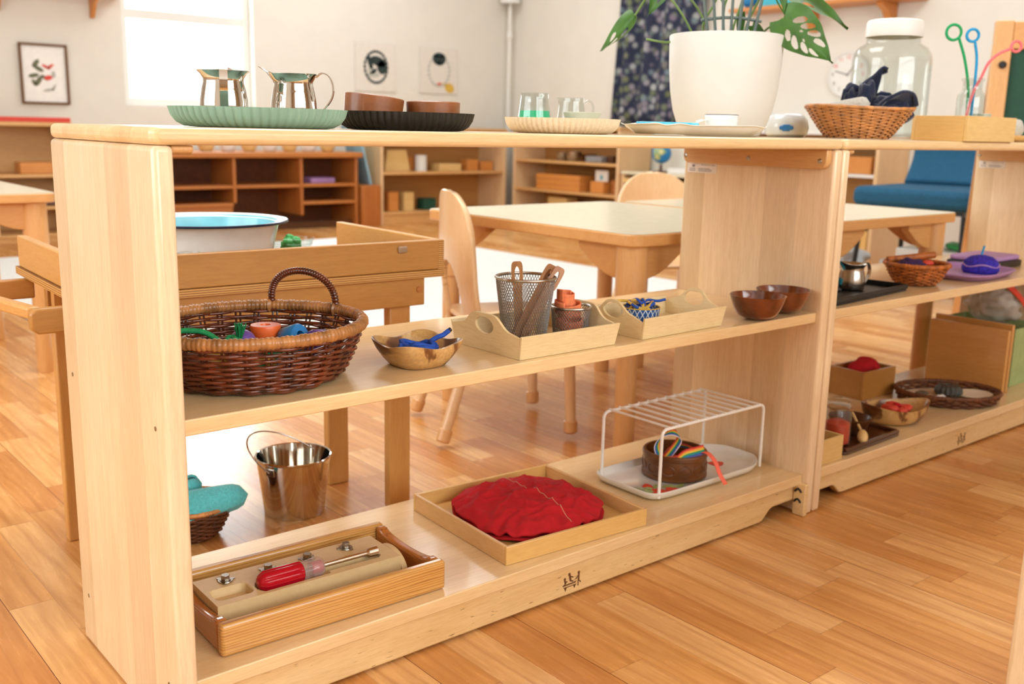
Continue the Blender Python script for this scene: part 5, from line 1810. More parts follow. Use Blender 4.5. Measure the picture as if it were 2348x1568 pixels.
# ------------------------------------------------------------------ middle board of the second shelf
bt_ = thing('black_tray', 'thin black rectangular tray holding a dull steel creamer on the second shelf', 'tray', (1.262, 0.028, MZ), 5)
A_, B_ = .335, .165
obj('tray', G().prism(rrect(0, A_, 0, B_, .008), 'z', 0, .004), M['black'], bt_)
g = G()
for x0, x1, y0, y1 in ((0, A_, 0, .005), (0, A_, B_ - .005, B_), (0, .005, .0051, B_ - .0051), (A_ - .005, A_, .0051, B_ - .0051)):
    g.box(x0, x1, y0, y1, .0041, .014)
obj('rim', g, M['black'], bt_, bevel=.001)
cr2 = bell_creamer('dull steel creamer standing in the thin black tray on the second shelf', (1.478, 0.118, MZ + .0044), 165, .98, 'bell-shaped steel creamers', M['steel'])
small_bowl('teal_dish', 'small teal patterned dish at the left end of the black tray', M['tealpaint'], (1.440, 0.170, MZ + .0044), .030, .024, .018, .003)
small_bowl('dark_saucer', 'dark saucer at the left end of the black tray in front of the teal dish', M['black'], (1.375, 0.110, MZ + .0044), .030, .012, .02, .003)
ob = thing('orange_basket', 'small orange wicker basket with a stick and cloths, beside the lilac tray', 'basket', (1.700, 0.098, MZ))
obj('base', G().lathe([(0, .001), (.038, .001), (.040, .004), (0, .005)], 32), M['wicker_orange'], ob)
woven(ob, .040, .040, .064, .064, .0035, .042, [i / 11 for i in range(12)], 24, .0022, M['wicker_orange'], .7)
stakes(ob, .040, .040, .064, .064, .002, .042, 24, .0014, M['wicker_brown'], .7)
wrapped_rim(ob, .0655, .0655, .0445, .0052, 60, M['wicker_orange'])
cloth_blob(None, 'purple_cloth', M['purple_wood'], [((0, 0, 0), .026, (1.2, .8, .55), (0, 15, -30)), ((-.014, .01, 0), .02, (1, 1, .6), (0, 0, 0))], 9)
o = bpy.data.objects['purple_cloth']
o.data.materials[0] = plain('plum_cloth', '3c2450', .9)
tag(o, 'dark purple cloth folded in the left of the small orange basket', 'cloth')
o.location = (1.685, 0.098, MZ + .042)
single('wooden_stick', G().tube([(-.045, .03, .0), (.045, -.03, .012)], .0075, 10), M['wicker_orange'], 'orange-brown stick lying across the back of the small orange basket', 'stick', (1.722, 0.125, MZ + .048))
single('red_bead', G().ball((0, 0, 0), .012, 18, 10, 1.3, 1, .6), M['redpaint'], 'red bead at the right in the small orange basket', 'bead', (1.735, 0.092, MZ + .044))
lt_ = thing('lilac_tray', 'lilac round-cornered tray holding a violet yarn ball, on the second shelf', 'tray', (1.945, 0.112, MZ), 4)
pr = [(.80, 0), (.86, .0), (.97, .010), (1.0, .0125), (1.0, .015), (.965, .015), (.93, .011), (.84, .004), (.80, .004)]
g = G()
n = 80
for k, z in pr:
    for i in range(n):
        t = 2 * pi * i / n
        c, s_ = cos(t), sin(t)
        g.v.append((.128 * k * abs(c) ** .55 * (1 if c > 0 else -1), .092 * k * abs(s_) ** .55 * (1 if s_ > 0 else -1), z))
for r in range(len(pr) - 1):
    for i in range(n):
        j = (i + 1) % n
        g.f.append((r * n + i, r * n + j, (r + 1) * n + j, (r + 1) * n + i))
g.f += [tuple(range(n))[::-1], tuple((len(pr) - 1) * n + i for i in range(n))]
obj('tray', g, M['lilac'], lt_, ang=50)
yb = thing('yarn_ball', 'fuzzy violet and blue yarn half ball on the lilac tray', 'yarn', (1.990, 0.094, MZ + .0042))
obj('yarn', G().lathe([(0, 0), (.036, 0), (.041, .006), (.041, .016), (.036, .029), (.024, .038), (.010, .0415), (0, .042)], 40, rf=lambda t, i: 1 + .03 * noise.noise(Vector((5 * cos(t), 5 * sin(t), i)))), M['yarn'], yb)
obj('stripe', G().tube([(.0400 * cos(i * pi / 20), .0400 * sin(i * pi / 20), .019 + .003 * sin(i * .6)) for i in range(40)], .0018, 6, closed=True), M['lilac'], yb)
obj('needle', G().cyl((.006, .006, .030), (.016, .004, .062), .0026, n=8), M['bluewire'], yb)
single('blue_clip', G().tube(smooth([(-.01, 0, .002), (0, .006, .004), (.01, 0, .003), (.004, -.006, .002)], 5), .002, 6), M['bluewire'], 'small pale blue loop at the left corner of the lilac tray', 'loop', (1.893, 0.150, MZ + .0046))
dt_ = single('dark_tray', G().prism(rrect(-.09, .09, -.06, .06, .02), 'z', 0, .016), M['black'], 'dark tray with a pink cloth at the right edge of the second shelf\'s middle board', 'tray', (2.170, 0.170, MZ), bevel=.003)
single('pink_mat', G().prism(rrect(-.085, .085, -.055, .055, .02), 'z', 0, .012), M['lilac'], 'folded pink cloth lying on the dark tray at the right edge', 'cloth', (2.170, 0.170, MZ + .0163), bevel=.004)

# ------------------------------------------------------------------ bottom board of the second shelf
BZ2 = BZ0
sb_ = thing('small_box', 'small pale wooden box at the left end of the second shelf\'s bottom board', 'box', (1.249, 0.0215, BZ2))
for nm, b4 in (('side', (0, .094, 0, .005)), ('side', (0, .094, .079, .084)), ('end', (0, .005, .0052, .0788)), ('end', (.089, .094, .0052, .0788))):
    obj(nm, G().box(*b4, 0, .0490), M['boxwood'], sb_, bevel=.0006)
obj('bottom', G().box(.0052, .0888, .0052, .0788, .0005, .004), M['boxwood'], sb_)
wt2 = thing('wooden_tray', 'dark rectangular wooden tray holding a dark bowl, on the second shelf\'s bottom board', 'tray', (1.362, 0.0260, BZ2), 2)
obj('tray', G().prism(rrect(0, .225, 0, .130, .012), 'z', 0, .006), M['walnut'], wt2, bevel=.001)
g = G()
for x0, x1, y0, y1 in ((.006, .219, .0005, .008), (.006, .219, .122, .1295), (.0005, .008, .0085, .1215), (.217, .2245, .0085, .1215)):
    g.box(x0, x1, y0, y1, .0061, .013)
obj('rim', g, M['walnut'], wt2, bevel=.0015)
TZ2 = BZ2 + .0064
gj = thing('clip_jar', 'glass clip-top jar with red beads standing behind the small pale box', 'jar', (1.4000, 0.0720, TZ2))
obj('jar_body', G().lathe([(0, 0), (.024, 0), (.027, .003), (.027, .066), (.023, .074), (.023, .080), (.0215, .080), (.0215, .074), (.0253, .065), (.0253, .005), (0, .004)], 36), M['glass'], gj)
obj('lid', G().lathe([(0, .0955), (.018, .0955), (.0235, .092), (.0235, .0835), (0, .0835)], 36), M['glass'], gj)
obj('wire', G().tube([(.0242 * cos(i * pi / 12), .0242 * sin(i * pi / 12), .078) for i in range(24)], .0012, 6, closed=True), M['steel'], gj)
obj('contents', G().lathe([(0, .0045), (.0245, .0055), (.0245, .046), (.012, .052), (0, .05)], 24), M['redpaint'], gj)
small_bowl('dark_bowl', 'small dark wooden bowl at the left in the dark wooden tray', M['walnut'], (1.492, 0.100, TZ2), .044, .036, .025, .004)
dp = thing('honey_dipper', 'small wooden dipper leaning on the rim of the dark bowl', 'dipper', (1.452, 0.044, TZ2 + .013))
obj('dipper_head', G().ball((0, 0, 0), .0125, 20, 14, .85, .85, 1.35).xf(Matrix.Rotation(rad(50), 4, 'Y') @ Matrix.Rotation(rad(-30), 4, 'X')), M['boxwood'], dp)
obj('dipper_handle', G().cyl((.008, .010, .010), (.034, .048, .034), .0028, n=8), M['boxwood'], dp)
lb_ = thing('leaf_bowl', 'two-tone leaf-shaped wooden bowl holding a red flower, on the second shelf\'s bottom board', 'bowl', (1.670, 0.098, BZ2), -25)
g = G().lathe([(0, 0), (.03, 0), (.042, .006), (.052, .020), (.056, .036), (.053, .037), (.047, .021), (.037, .010), (0, .006)], 48, sx=1.5, sy=1.0)
for i, v in enumerate(g.v):
    g.v[i] = (v[0], v[1] * (1 - .25 * (v[0] / .08) ** 2), v[2] + .012 * (v[0] / .08) ** 2 * (v[2] / .036))
obj('bowl', g, M['acbowl'], lb_)
fl_ = thing('red_flower', 'bright red cloth flower lying in the leaf-shaped bowl', 'flower', (1.670, 0.094, BZ2 + .032), 0)
g = G()
for i in range(6):
    a = 2 * pi * i / 6
    g.ball((.019 * cos(a), .019 * sin(a), .004 * (i % 2)), .014, 16, 10, 1, 1, .5, nz=.3, seed=i)
obj('petals', g, M['redpaint'], fl_)
obj('flower_centre', G().ball((0, 0, .008), .009, 16, 10, 1, 1, .6), M['redcloth'], fl_)
hb = thing('heart_box', 'square brown wooden box holding a red cloth heart, on the bottom board', 'box', (1.7750, 0.2400, BZ2), -2)
for nm, b4 in (('side', (0, .135, 0, .008)), ('side', (0, .135, .092, .10)), ('end', (0, .008, .0082, .0918)), ('end', (.127, .135, .0082, .0918))):
    obj(nm, G().box(*b4, 0, .068), M['birch_x'], hb, bevel=.0008)
obj('bottom', G().box(.0082, .1268, .0082, .0918, .0005, .006), M['birch_x'], hb)
cloth_blob(None, 'red_heart', M['redcloth'], [((-.012, 0, .004), .026, (1.2, .9, .75), (0, -20, -40)), ((.012, -.006, .008), .026, (1.2, .9, .75), (0, 20, -40)), ((0, 0, -.008), .028, (1, .8, .8), (0, 0, 0))], 4, .06)
o = bpy.data.objects['red_heart']
tag(o, 'plump red cloth heart sticking out of the square brown box', 'heart')
o.location = (1.844, 0.286, BZ2 + .062)
wv = thing('wicker_tray', 'shallow oval brown wicker tray of shells on the second shelf\'s bottom board', 'tray', (1.955, 0.122, BZ2), -38)
obj('base', G().lathe([(0, .001), (.10, .001), (.104, .004), (.10, .007), (0, .006)], 48, sx=1.08, sy=.80), M['wicker_brown'], wv)
woven(wv, .112, .083, .121, .091, .004, .022, [0, .3, .6, .9], 40, .0030, M['wicker_brown'], 1)
wrapped_rim(wv, .122, .092, .025, .0055, 80, M['wicker_brown'])
obj('lining', G().lathe([(0, .0075), (.098, .0075), (.1, .0085), (0, .0088)], 40, sx=1.08, sy=.80), M['cream'], wv)
WZ = BZ2 + .0093
single('spiral_shell', G().lathe([(0, 0), (.024, 0), (.031, .008), (.030, .018), (.022, .026), (.008, .028), (.006, .024), (0, .023)], 36, rf=lambda t, i: 1 + .05 * cos(18 * t)), plain('dark_shell', '4a4840', .5, noise_amt=.3, noise_scale=120), 'dark ribbed round shell in the middle of the wicker tray', 'shell', (1.960, 0.122, WZ + .0010))
single('shell', G().ball((0, 0, .010), .016, 20, 12, 1.3, .8, .6, nz=.3, seed=1), plain('brown_shell', '6a5a48', .5, noise_amt=.2), 'brown-grey shell at the left in the wicker tray', 'shell', (1.882, 0.150, WZ))
single('shell', G().ball((0, 0, .008), .015, 20, 12, 1.2, .9, .55, nz=.3, seed=6), M['paper'], 'white shell at the front of the wicker tray', 'shell', (1.890, 0.105, WZ))
single('flat_shell', G().lathe([(0, 0), (.026, 0), (.040, .006), (.039, .0075), (.024, .003), (0, .003)], 32, sx=1.2), M['cream'], 'flat cream shell under the dark shell\'s right side in the wicker tray', 'shell', (2.010, 0.085, WZ + .0004), -30)
for i, (x, lab) in enumerate(((2.0985, 'plain brown wooden board standing on edge, the front one of two'), (2.1450, 'plain brown wooden board standing on edge, behind the front one'))):
    g = G().box(0, .012, 0, .200, 0, .165 if i == 0 else .172)
    single('wooden_board', g, M['birch_y'], lab, 'board', (x, 0.056 + .012 * i, BZ2), 0, 'boards standing on edge on the second shelf', bevel=.0012)
gbn = thing('green_bin', 'pale green fabric bin at the right edge of the photo, on the second shelf', 'bin', (2.215, 0.090, BZ2))
for q in ((0, .16, 0, .004), (0, .16, .206, .21), (0, .004, .0042, .2058), (.156, .16, .0042, .2058)):
    obj('side', G().box(*q, 0, .150), M['lime'], gbn)
obj('bottom', G().box(.0042, .1558, .0042, .2058, 0, .004), M['lime'], gbn)
cloth_blob(None, 'plastic_bag', M['plasticbag'], [((0, 0, 0), .07, (.8, 1.0, .75), (0, 0, 0)), ((-.03, -.02, .03), .045, (.9, 1, 1), (0, 0, 0)), ((.02, .03, .03), .05, (.8, 1, .9), (0, 0, 0))], 12, .30, 16)
o = bpy.data.objects['plastic_bag']
tag(o, 'crumpled clear plastic bag with a red strip, on top of the green bin', 'bag')
o.location = (2.290, 0.185, BZ2 + .196)
obj('red_strip', G().grid(lambda u, v: (-.066 + .10 * u, -.055 - .012 * sin(3 * u) - .014 * u, .055 - .08 * u + .018 * v), 20, 3), M['redpaint'], o, solid=.002)

# ------------------------------------------------------------------ background furniture
def bookcase(label, loc, rz, w, d, h, levels, mats, cols=(), back=True, th=.022, group='low wooden classroom shelves', name='bookcase', toe=.06):
    """faces -y; origin at the front left floor corner"""
    t = thing(name, label, 'shelf', loc, rz, group)
    ms, mh, mb = mats
    for x in (0, w - th):
        obj('side_panel', G().box(x, x + th, 0, d, 0, h - th - .0003), ms, t, bevel=.003)
    obj('top_panel', G().box(-.005, w + .005, -.006, d + .002, h - th, h), mh, t, bevel=.004)
    for z in levels:
        obj('shelf_board', G().box(th + .0003, w - th - .0003, .006, d - .0105, z - .018, z), mh, t, bevel=.002)
    for x in cols:
        obj('divider', G().box(x - .011, x + .011, .010, d - .0105, levels[0] + .0003, h - th - .0005), ms, t) if False else None
    obj('kick_board', G().box(th + .0003, w - th - .0003, .015, .03, 0.001, levels[0] - .0185), mh, t)
    if back:
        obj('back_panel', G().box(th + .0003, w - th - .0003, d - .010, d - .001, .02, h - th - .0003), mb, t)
    return t


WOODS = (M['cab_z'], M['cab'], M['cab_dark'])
YB = 5.10
bookcase('low open shelf against the back wall, right of the reddish cubby', (3.53, YB, 0), 0, 1.145, .33, .69, [.088, .372], WOODS)
bookcase('open shelf along the right wall holding stacked wooden boxes', (4.675, 5.02, 0), -90, 1.125, .32, .72, [.06, .256, .470], WOODS)
bookcase('low shelf at the far left against the back wall, with a red rod on top', (0.02, YB, 0), 0, 1.44, .33, .672, [.05, .205, .385], (M['cab_z'], M['cab'], M['cab']))
SZ = .0003


def props(items):
    for it in items:
        nm, lab, cat, grp, kind, loc, dims, mt, rz = it
        if kind == 'box':
            g = G().box(-dims[0] / 2, dims[0] / 2, -dims[1] / 2, dims[1] / 2, 0, dims[2])
            single(nm, g, M[mt] if isinstance(mt, str) else mt, lab, cat, loc, rz, grp, bevel=.004)
        elif kind == 'cyl':
            single(nm, G().lathe([(0, 0), (dims[0], 0), (dims[0], dims[1]), (dims[0] * .9, dims[1]), (dims[0] * .9, .006), (0, .006)], 24), M[mt], lab, cat, loc, rz, grp, bevel=.001)
        elif kind == 'bowl':
            small_bowl(nm, lab, M[mt], loc, dims[0], dims[1], dims[0] * .6, .006, group=grp, n=32)


ZA1, ZA2 = .372 + SZ, .088 + SZ
props([
    ('orange_block', 'small orange block at the left of the shelf behind the tilted yellow box', 'block', None, 'box', (3.64, 5.30, ZA1), (.05, .05, .05), 'orangewood', 0),
    ('white_can', 'white cylinder on the upper board of the back shelf', 'can', None, 'cyl', (3.975, 5.25, ZA1), (.045, .115), 'white', 0),
    ('wooden_box', 'tan box behind the white cylinder on the back shelf', 'box', None, 'box', (3.91, 5.33, ZA1), (.10, .06, .10), 'orangewood', 0),
    ('wooden_box', 'long flat yellow box on the upper board of the back shelf', 'box', None, 'box', (4.20, 5.24, ZA1), (.20, .12, .055), 'boxwood', 0),
    ('wooden_box', 'orange box right of the flat yellow one on the back shelf', 'box', None, 'box', (4.42, 5.24, ZA1), (.10, .10, .085), 'orangewood', 0),
    ('wooden_box', 'orange box at the right end of the back shelf\'s upper board', 'box', None, 'box', (4.57, 5.26, ZA1), (.12, .10, .07), 'orangewood', 0),
    ('cylinder_block', 'dark brown block at the left end of the back shelf\'s lower board', 'block', None, 'box', (3.605, 5.26, ZA2), (.05, .08, .13), 'cherry', 0),
    ('cylinder_block', 'tan block on the lower board of the back shelf', 'block', None, 'box', (3.69, 5.22, ZA2), (.085, .08, .14), 'orangewood', 0),
    ('cylinder_block', 'yellow block second from the left on the lower board', 'block', None, 'box', (3.825, 5.22, ZA2), (.085, .08, .135), 'boxwood', 0),
    ('green_box', 'dark green box on the lower board of the back shelf', 'box', None, 'box', (4.02, 5.24, ZA2), (.11, .1, .085), M['chalk'], 0),
    ('brown_bowl', 'reddish-brown bowl on the top of the back shelf, right of the black tray', 'bowl', None, 'bowl', (4.255, 5.21, .69 + SZ), (.095, .045), 'cherry', 0),
])
yx = single('sloped_box', G().prism([(-.11, 0), (.11, 0), (.075, .155), (-.085, .155)], 'y', -.05, .05), M['boxwood'], 'tilted yellow box at the left of the back shelf\'s upper board', 'box', (3.745, 5.26, ZA1), 0, bevel=.004)
# right wall shelf: x is depth
ZC1, ZC2, ZC3 = .470 + SZ, .256 + SZ, .06 + SZ
props([
    ('glass_vessel', 'small silvery glass bowl at the left on the right-wall shelf', 'bowl', 'glass vessels on the right-wall shelf', 'bowl', (4.82, 4.62, ZC1), (.055, .06), 'steel', 0),
    ('glass_vessel', 'small silvery glass bowl beside the first on the right-wall shelf', 'bowl', 'glass vessels on the right-wall shelf', 'bowl', (4.80, 4.48, ZC1), (.06, .07), 'steel', 0),
    ('dark_basket', 'dark basket behind the glass bowls on the right-wall shelf', 'basket', None, 'bowl', (4.90, 4.42, ZC1), (.06, .05), 'wicker_brown', 0),
    ('grey_tray', 'grey tray of dark shapes on the upper board of the right-wall shelf', 'tray', None, 'box', (4.80, 4.20, ZC1), (.14, .16, .045), M['ink'], 0),
    ('dark_block', 'dark brown block right of the grey tray on the right-wall shelf', 'block', None, 'box', (4.82, 4.08, ZC1), (.10, .06, .05), 'walnut', 0),
    ('card_box', 'orange box holding a white card, on the middle board of the right-wall shelf', 'box', None, 'box', (4.78, 4.145, ZC2), (.12, .13, .085), 'orangewood', 0),
    ('brown_block', 'brown block right of the card box on the right-wall shelf', 'block', None, 'box', (4.82, 4.04, ZC2), (.08, .05, .10), 'cherry', 0),
    ('yellow_box', 'pale yellow box on the bottom board of the right-wall shelf', 'box', None, 'box', (4.80, 4.58, ZC3), (.12, .20, .14), 'boxwood', 0),
    ('brown_case', 'brown case beside the pale yellow box on the bottom board', 'case', None, 'box', (4.82, 4.37, ZC3), (.12, .14, .12), 'orangewood', 0),
])
for i in range(3):
    single('flat_box', G().box(-.10, .10, -.235, .235, 0, .038), M['orangewood'], '%s flat orange wooden box of the stack of three on the right-wall shelf' % ('lowest', 'middle', 'topmost')[i], 'box', (4.80, 4.54, ZC2 + i * .0385), 0, 'stack of flat wooden boxes', bevel=.004)
pc = thing('picture_card', 'white card with a teal drop standing in the orange box on the right-wall shelf', 'card', (4.775, 4.15, ZC2 + .0855))
obj('card', G().box(-.004, .004, -.062, .062, 0, .075), M['paper'], pc)
obj('drop', G().prism([(-.014, .02), (-.008, .012), (.008, .012), (.014, .02), (.01, .034), (0, .05), (-.01, .034)], 'x', -.0052, -.0042), M['tealpaint'], pc)

# paper cabinet with open drawers and a globe on top, right wall
pcab = thing('paper_cabinet', 'low pale cabinet with stacked drawer slots under the globe, by the right wall', 'cabinet', (4.70, 3.885, 0), -90)
w_, d_, h_ = .86, .31, .428
for x in (0, w_ - .02):
    obj('side_panel', G().box(x, x + .02, 0, d_, 0, h_ - .0205), M['cab_z'], pcab, bevel=.002)
obj('top_panel', G().box(-.004, w_ + .004, -.005, d_, h_ - .02, h_), M['laminate'], pcab, bevel=.003)
obj('back_panel', G().box(.0205, w_ - .0205, d_ - .01, d_ - .001, .0, h_ - .0205), M['walnut'], pcab)
for i in range(8):
    z = .03 + i * .046
    dr_ = obj('drawer', G().box(.0205, w_ - .0205, -.001, d_ - .011, z, z + (.012 if i in (5, 3) else .028)), M['boxwood'] if i % 2 else M['greycloth'], pcab)
gl = thing('globe', 'small blue globe standing on the pale paper cabinet', 'globe', (4.80, 3.62, h_ + SZ))
obj('sphere', G().ball((0, 0, .125), .066, 32, 20), M['globe'], gl)
obj('stand', G().lathe([(0, 0), (.05, 0), (.05, .008), (.012, .014), (.009, .056), (0, .056)], 24), M['walnut'], gl)
props([('white_box', 'flat white box beside the globe on the paper cabinet', 'box', None, 'box', (4.80, 3.40, h_ + SZ), (.14, .20, .035), 'white', 0),
       ('teal_jar', 'pale teal jar behind the white box on the paper cabinet', 'jar', None, 'cyl', (4.90, 3.30, h_ + SZ), (.055, .13), 'sage', 0)])

# white drawer unit further along the right wall, seen through the second shelf
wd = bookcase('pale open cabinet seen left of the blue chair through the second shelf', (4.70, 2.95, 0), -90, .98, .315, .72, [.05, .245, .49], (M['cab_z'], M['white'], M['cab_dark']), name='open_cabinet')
props([('brown_box', 'tan wooden box on the upper board of the pale open cabinet', 'box', None, 'box', (4.83, 2.22, .49 + SZ), (.20, .38, .095), 'orangewood', 0),
       ('pale_box', 'pale box on the lowest board of the pale open cabinet', 'box', None, 'box', (4.84, 2.26, .05 + SZ), (.24, .50, .13), 'traywood_x', 0)])

# reddish cubby against the back wall
cb = thing('cubby_cabinet', 'reddish-brown wooden cubby cabinet against the back wall', 'cabinet', (2.00, YB, 0))
CW = 1.345
for x, z0 in ((0, 0), (.425, .19), (.90, .095), (CW - .022, 0)):
    obj('divider', G().box(x, x + .022, .004, .348, z0, .4745), M['cherry_z'], cb, bevel=.003)
obj('top_panel', G().box(-.03, CW + .03, -.02, .35, .475, .512), M['cherry'], cb, bevel=.008)
for x0, x1, zs in ((.0223, .4247, (.19, .302)), (.4473, .8997, (.302,)), (.9223, CW - .0223, (.185, .302))):
    for z in zs:
        obj('shelf_board', G().box(x0, x1, .006, .338, z - .02, z), M['cherry'], cb, bevel=.002)
obj('back_panel', G().box(.0223, CW - .0223, .339, .349, .02, .4745), M['cubby_back'], cb)
obj('lower_panel', G().box(.0223, .4247, .02, .035, .01, .169), M['cherry'], cb)
obj('base_board', G().box(.0223, CW - .0223, .05, .07, .0, .045), M['walnut'], cb)
for i in range(8):
    small_bowl('play_bowl', '%s small bowl in the row on the reddish cubby, %s' % (('white', 'tan')[i % 2], ('first from the left', 'second from the left', 'third from the left', 'fourth from the left', 'fifth from the left', 'sixth from the left', 'seventh from the left', 'eighth from the left')[i]),
               M['white'] if i % 2 == 0 else M['boxwood'], (2.16 + i * .145, YB + .12, .512 + SZ), .055, .05, .035, .005, n=24, group='row of play bowls on the cubby')
single('magazine_stack', G().box(-.10, .10, -.08, .08, 0, .035), M['lilac'], 'flat pile of papers in the upper right cubby', 'papers', (3.10, YB + .15, .302 + SZ), 8, bevel=.003)
lc = single('side_cabinet', G().box(0, .155, .03, .33, 0, .285), M['cherry_z'], 'low reddish wooden box standing right of the cubby', 'box', (3.362, YB - .05, 0), 0, bevel=.004)
pb = single('blue_board', G().prism([(0, 0), (.012, 0), (.012, .42), (0, .42)], 'y', 0, .30), M['greycloth'].copy(), 'pale blue board leaning between the cubby and the back shelf', 'board', (3.455, YB + .02, .286), 0)
pb.rotation_euler = (0, rad(-13), rad(-8))
pb.data.materials[0] = plain('pale_blue_board', '8fb4c4', .6)

# far left
rr = single('red_rod', G().box(-.75, .75, -.014, .014, 0, .028), M['redpaint'], 'long red rod lying along the top of the far left shelf', 'rod', (0.72, 5.16, .672 + SZ), 0, bevel=.002)
props([('orange_box', 'orange wooden box on the middle board of the far left shelf', 'box', None, 'box', (1.28, 5.20, .385 + SZ), (.20, .12, .065), 'orangewood', 0),
       ('dark_tray', 'dark brown tray at the left on the far left shelf\'s middle board', 'tray', None, 'box', (0.95, 5.22, .385 + SZ), (.22, .16, .03), 'walnut', 0),
       ('dark_case', 'black case on the lower board of the far left shelf', 'case', None, 'box', (1.13, 5.20, .205 + SZ), (.12, .14, .055), 'black', 0),
       ('brown_tray', 'brown tray beside the black case on the far left shelf', 'tray', None, 'box', (1.29, 5.20, .205 + SZ), (.14, .16, .03), 'walnut', 0)])


# ------------------------------------------------------------------ on the walls
def frame_pic(label, x0, x1, z0, z1, fmat, art):
    t = thing('framed_picture', label, 'picture', ((x0 + x1) / 2, 5.497, (z0 + z1) / 2))
    a, b = (x1 - x0) / 2, (z1 - z0) / 2
    if fmat:
        g = G()
        for q in ((-a, a, -.02, -.001, b - .013, b), (-a, a, -.02, -.001, -b, -b + .013), (-a, -a + .013, -.02, -.001, -b + .0132, b - .0132), (a - .013, a, -.02, -.001, -b + .0132, b - .0132)):
            g.box(*q)
        obj('frame', g, fmat, t, bevel=.002)
        a -= .0135
        b -= .0135
    obj('sheet', G().box(-a, a, -.006, -.002, -b, b), M['paper'] if fmat else M['sheet'], t)
    for nm, mt, blobs in art:
        g = G()
        for cx, cz, rx, rz_, rot in blobs:
            g.prism([(cx + rx * cos(q) * cos(rot) - rz_ * sin(q) * sin(rot), cz + rx * cos(q) * sin(rot) + rz_ * sin(q) * cos(rot)) for q in [2 * pi * i / 20 for i in range(20)]], 'y', -.0075 - .0003 * len(nm) % .001, -.0061)
        obj(nm, g, mt, t)
    return t


olive = plain('olive_ink', '6f7258', .8)
pale = plain('pale_ink', 'b9b8ae', .8)
frame_pic('brown framed print of a plant with red petals on the back wall', 1.307, 1.577, .776, 1.123, M['brownframe'], [
    ('printed_leaf', olive, [(-.045, .06, .028, .013, .9), (-.03, .03, .03, .012, -.5), (-.06, -.01, .03, .012, .2), (-.035, -.04, .034, .014, 1.0), (0, -.02, .025, .01, -.6), (-.06, -.05, .02, .01, 2)]),
    ('printed_petal', M['redpaint'], [(.012, .042, .026, .008, -.5), (.036, .046, .022, .008, .6), (.02, -.02, .024, .014, .2)]),
    ('printed_stem', pale, [(.02, -.09, .034, .008, .2), (.05, -.075, .02, .007, 1.1), (.05, .0, .012, .02, 0)])])
dkink = plain('dark_ink', '2c3a38', .8)
ri = lambda r0, n, w: [(r0 * cos(2 * pi * i / n), r0 * 1.15 * sin(2 * pi * i / n), w, w * .7, 2 * pi * i / n + pi / 2) for i in range(n)]
fp1 = frame_pic('left unframed print of a dark round shape on the back wall', 3.565, 3.92, .94, 1.285, None, [('printed_circle', dkink, ri(.096, 22, .015)), ('printed_shape', dkink, [(.02, .04, .07, .035, -.3), (.05, .0, .04, .05, .2), (-.05, .03, .02, .05, .3), (-.02, -.03, .03, .015, .6)]), ('printed_shade', pale, [(-.02, -.055, .05, .02, 0), (-.05, -.02, .02, .03, 0)])])
fp2 = frame_pic('right unframed print with a ring, dark top and yellow corner', 4.13, 4.49, .945, 1.285, None, [('printed_ring', pale, ri(.098, 22, .014)), ('printed_shape', dkink, [(-.03, .085, .03, .04, .4), (.03, .085, .03, .04, -.4), (0, .115, .045, .02, 0), (0, .055, .03, .015, 0)]), ('printed_yellow', M['yellow'], [(.10, -.125, .045, .035, -.4), (.05, -.10, .02, .012, -.3)]), ('printed_red', M['redpaint'], [(.0, -.10, .025, .012, .2)])])
# bracket of a shelf on the back wall, cut by the top of the picture
bs_ = thing('wall_shelf', 'orange wooden wall shelf on the back wall, only its bracket tip in the photo', 'shelf', (1.50, 5.4985, 1.42))
obj('shelf_board', G().box(-.5, .40, -.20, 0, 0, .022), M['orangewood'], bs_, bevel=.003)
for x in (-.30, .2245):
    obj('bracket', G().prism([(-.15, -.0003), (-.155, -.02), (-.09, -.05), (-.035, -.128), (-.012, -.132), (-.0005, -.128), (-.0005, -.0003)], 'x', x, x + .022), M['orangewood'], bs_, bevel=.003)
es = thing('wall_shelf', 'orange wooden wall shelf on the right wall above the clock', 'shelf', (5.0185, 2.55, 1.425))
obj('shelf_board', G().box(-.20, 0, -.60, .60, 0, .022), M['orangewood'], es, bevel=.003)
for y in (.10, -.40):
    obj('bracket', G().prism([(-.15, -.0003), (-.155, -.02), (-.09, -.05), (-.035, -.128), (-.012, -.132), (-.0005, -.128), (-.0005, -.0003)], 'y', y - .022, y + .022), M['orangewood'], es, bevel=.003)
single('blue_globe_toy', G().ball((0, 0, .05), .05, 24, 16), M['globe'], 'blue ball on the high right-wall shelf at the top of the photo', 'ball', (4.90, 3.05, 1.4475))
single('blue_box', G().box(-.07, .07, -.13, .13, 0, .06), M['tealpaint'], 'bright blue box on the right-wall shelf, cut by the top of the photo', 'box', (4.91, 2.80, 1.4475), 0, bevel=.004)
